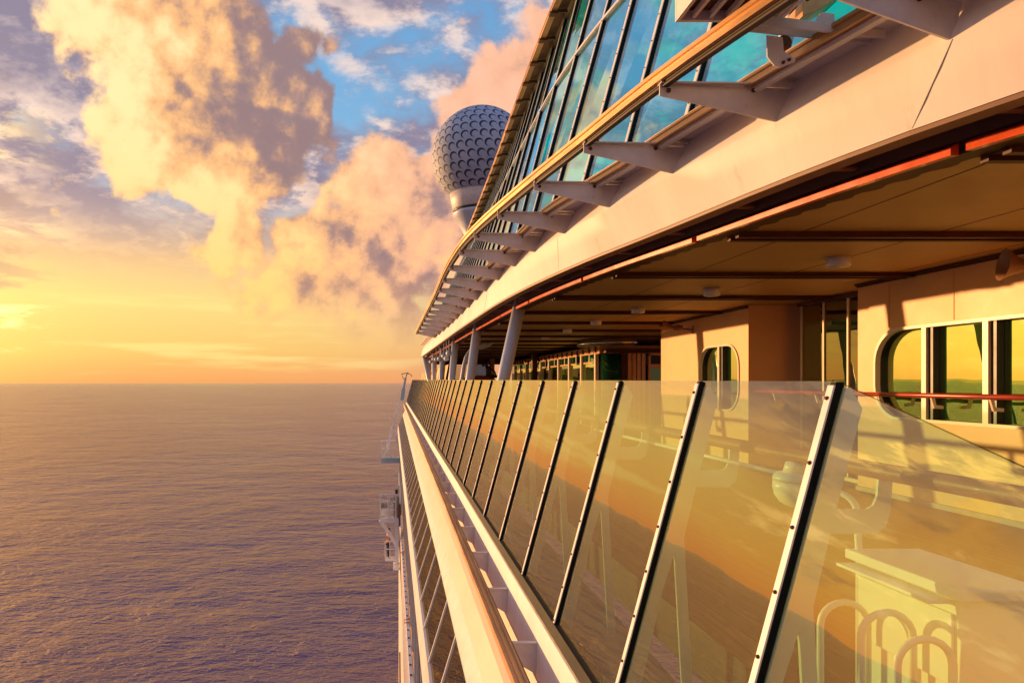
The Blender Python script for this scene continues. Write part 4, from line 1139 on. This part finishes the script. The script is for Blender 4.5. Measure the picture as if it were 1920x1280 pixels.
b = MB(); b.box(q(715.5, 0)[0], q(731, 0)[0], PY - .3, PY + .3, q(0, 965)[2], q(0, 955)[2]); b.build('control_box', M['lamp_white'], dv)
b = MB(); b.lathe([(0, -.25), (.2, -.25), (.2, -.2), (.13, -.2), (.13, .2), (.2, .2), (.2, .25), (0, .25)], q(722, 948), 'X', 16); b.build('winch', M['grey'], dv)
b = MB(); b.box(q(738, 0)[0], q(747, 0)[0], PY - .2, PY + .2, q(0, 972)[2], q(0, 930)[2]); b.box(q(732, 0)[0], q(737, 0)[0], PY - .2, PY + .2, q(0, 940)[2], q(0, 933)[2]); b.build('winch_frame', M['grey'], dv)
b = MB(); b.box(q(741, 0)[0], q(746, 0)[0], PY - .1, PY + .1, q(0, 925)[2], q(0, 917)[2]); b.build('lamp_box', M['navy_cloth'], dv)
b = MB(); b.bar(q(748, 970), q(748, 910), .07, .07); b.bar(q(752, 965), q(752, 910), .06, .06); b.bar(q(748, 912), q(757, 902), .05, .05); b.build('guide_pole', M['white_steel'], dv)
b = MB(); b.box(q(746.5, 0)[0], q(751, 0)[0], PY - .2, PY + .2, q(0, 985)[2], q(0, 945)[2]); b.build('motor', M['orange_machine'], dv)
b = MB()
for dy in (-.4, .4):
    for u in (722, 731, 741): b.bar(q(u, 1047, dy), q(u, 1014, dy), .05, .05)
    for v in (1014, 1029, 1046): b.bar(q(722, v, dy), q(742, v, dy), .05, .05)
b.box(q(722, 0)[0], q(742, 0)[0], PY - .4, PY + .4, q(0, 1048)[2], q(0, 1046)[2]); b.build('cage', M['white_steel'], dv)

# ------------------------------------------------------------------ people
def limbs(name, mat, parts, parent):
    return skin(name, parts[0], parts[1], mat, parent, 0, 2)
def head_mesh(loc, r, parent, mat_h, mat_f, look=(-1, 0, -.2)):
    b = MB()
    l = Vector(look).normalized()
    n, mrows = 14, 10
    hv = []
    rings = []
    for i in range(1, mrows):
        th = math.pi * i / mrows
        rings.append([(loc[0] + r * .80 * math.sin(th) * math.cos(2 * math.pi * k / n) + (l.x * r * .12 * (1 if i > 5 else 0)), loc[1] + r * .80 * math.sin(th) * math.sin(2 * math.pi * k / n), loc[2] + r * 1.08 * math.cos(th)) for k in range(n)])
    b.sweep(rings, True, True)
    return b
def person(loc, lab, top_mat, leg_mat, pose='lean', hair_long=True):
    t = thing('person', lab, 'person', loc)
    def L(x, y, z): return (x, y, z)
    if pose == 'lean':
        J = [L(.42, 0, .95) + (.14, .12), L(.34, 0, 1.15) + (.13, .12), L(.20, 0, 1.34) + (.17, .12), L(.14, 0, 1.44) + (.07,), L(.06, 0, 1.53) + (.06,), L(.02, 0, 1.61) + (.10, .085), L(.01, 0, 1.70) + (.085,),
             L(.18, -.20, 1.36) + (.055,), L(.10, -.30, 1.12) + (.042,), L(-.14, -.20, 1.08) + (.034,), L(-.24, -.16, 1.06) + (.028,),
             L(.18, .20, 1.36) + (.055,), L(.08, .28, 1.12) + (.042,), L(-.14, .14, 1.09) + (.034,), L(-.24, .10, 1.07) + (.028,),
             L(.43, -.11, .82) + (.10,), L(.44, -.11, .48) + (.065,), L(.47, -.11, .08) + (.045,), L(.36, -.11, .03) + (.035,),
             L(.43, .11, .82) + (.10,), L(.42, .11, .48) + (.065,), L(.45, .11, .08) + (.045,), L(.34, .11, .03) + (.035,)]
        E = [(0, 1), (1, 2), (2, 3), (3, 4), (4, 5), (5, 6), (2, 7), (7, 8), (8, 9), (9, 10), (2, 11), (11, 12), (12, 13), (13, 14), (0, 15), (15, 16), (16, 17), (17, 18), (0, 19), (19, 20), (20, 21), (21, 22)]
        hd = (.02, 0, 1.64)
    else:
        J = [L(0, 0, .95) + (.14, .12), L(0, 0, 1.15) + (.13, .12), L(0, 0, 1.36) + (.17, .12), L(-.01, 0, 1.47) + (.07,), L(-.02, 0, 1.53) + (.06,), L(-.03, 0, 1.62) + (.10, .085), L(-.03, 0, 1.71) + (.085,),
             L(0, -.20, 1.38) + (.055,), L(.02, -.26, 1.10) + (.042,), L(-.12, -.20, .92) + (.034,), L(-.2, -.16, .9) + (.028,),
             L(0, .20, 1.38) + (.055,), L(.05, .26, 1.10) + (.042,), L(-.02, .24, .86) + (.034,), L(-.05, .22, .78) + (.028,),
             L(0, -.11, .82) + (.10,), L(-.02, -.11, .48) + (.065,), L(.02, -.11, .08) + (.045,), L(-.1, -.11, .03) + (.035,),
             L(0, .11, .82) + (.10,), L(0, .11, .48) + (.065,), L(.04, .11, .08) + (.045,), L(-.08, .11, .03) + (.035,)]
        E = [(0, 1), (1, 2), (2, 3), (3, 4), (4, 5), (5, 6), (2, 7), (7, 8), (8, 9), (9, 10), (2, 11), (11, 12), (12, 13), (13, 14), (0, 15), (15, 16), (16, 17), (17, 18), (0, 19), (19, 20), (20, 21), (21, 22)]
        hd = (-.03, 0, 1.66)
    # fingers: five short chains from each hand, joined to the same body
    for hi, sy in ((10, -1), (14, 1)):
        hx, hy, hz = J[hi][:3]
        for k, (oy, ln) in enumerate(((-.028, .06), (-.010, .075), (.010, .072), (.028, .055))):
            J.append((hx - .05, hy + oy, hz - .005, .0095)); J.append((hx - .05 - ln * .6, hy + oy * 1.15, hz - .015, .008)); J.append((hx - .05 - ln * .9, hy + oy * 1.15, hz - .04, .007))
            n_ = len(J); E += [(hi, n_ - 3), (n_ - 3, n_ - 2), (n_ - 2, n_ - 1)]
        J.append((hx + .0, hy + .045 * sy, hz - .01, .010)); J.append((hx - .03, hy + .06 * sy, hz - .02, .008)); n_ = len(J); E += [(hi, n_ - 2), (n_ - 2, n_ - 1)]
    body = skin('body', J, E, M['skin'], t, 0, 2)
    # nose and ears stay on the head; hair and clothing are children
    b = MB(); b.lathe([(0, .125), (.06, .115), (.098, .07), (.112, .02), (.108, -.05), (.09, -.14 if hair_long else -.04), (0, -.14 if hair_long else -.04)], (hd[0] + .028, hd[1], hd[2]), 'Z', 16)
    h = b.build('hair', M['hair']); h.parent = t
    # clothing: slightly larger shells round torso and hips
    if top_mat:
        JT = [J[0][:3] + (.152, .132), J[1][:3] + (.142, .132), J[2][:3] + (.178, .13), J[7][:3] + (.066,), J[11][:3] + (.066,)]
        skin('shirt', JT, [(0, 1), (1, 2), (2, 3), (2, 4)], top_mat, t, 0, 2)
    JL = [J[0][:3] + (.156, .136), J[15][:3] + (.112,), J[19][:3] + (.112,)]
    E2 = [(0, 1), (0, 2)]
    if leg_mat is not M['tan_cloth']:
        JL += [J[16][:3] + (.08,), J[20][:3] + (.08,), J[17][:3] + (.062,), J[21][:3] + (.062,)]; E2 += [(1, 3), (2, 4), (3, 5), (4, 6)]
    skin('shorts' if leg_mat is M['tan_cloth'] else 'trousers', JL, E2, leg_mat, t, 0, 2)
    return t
yp = 25.0
person((.66 + crail(yp), yp, -9.35 - .42), 'person with dark hair and bare shoulders leaning on the wooden promenade rail', None, M['tan_cloth'])
yp = 35.0
person((.66 + crail(yp), yp, -9.35 - .42), 'person in red leaning over the promenade rail close to the white platform', M['red_cloth'], M['navy_cloth'])
cx_, cy_, cz_ = at(728, 1045.5, PY)
person((cx_, cy_, cz_), 'person in dark overalls standing in the cage below the white platform', M['navy_cloth'], M['navy_cloth'], 'stand', False)
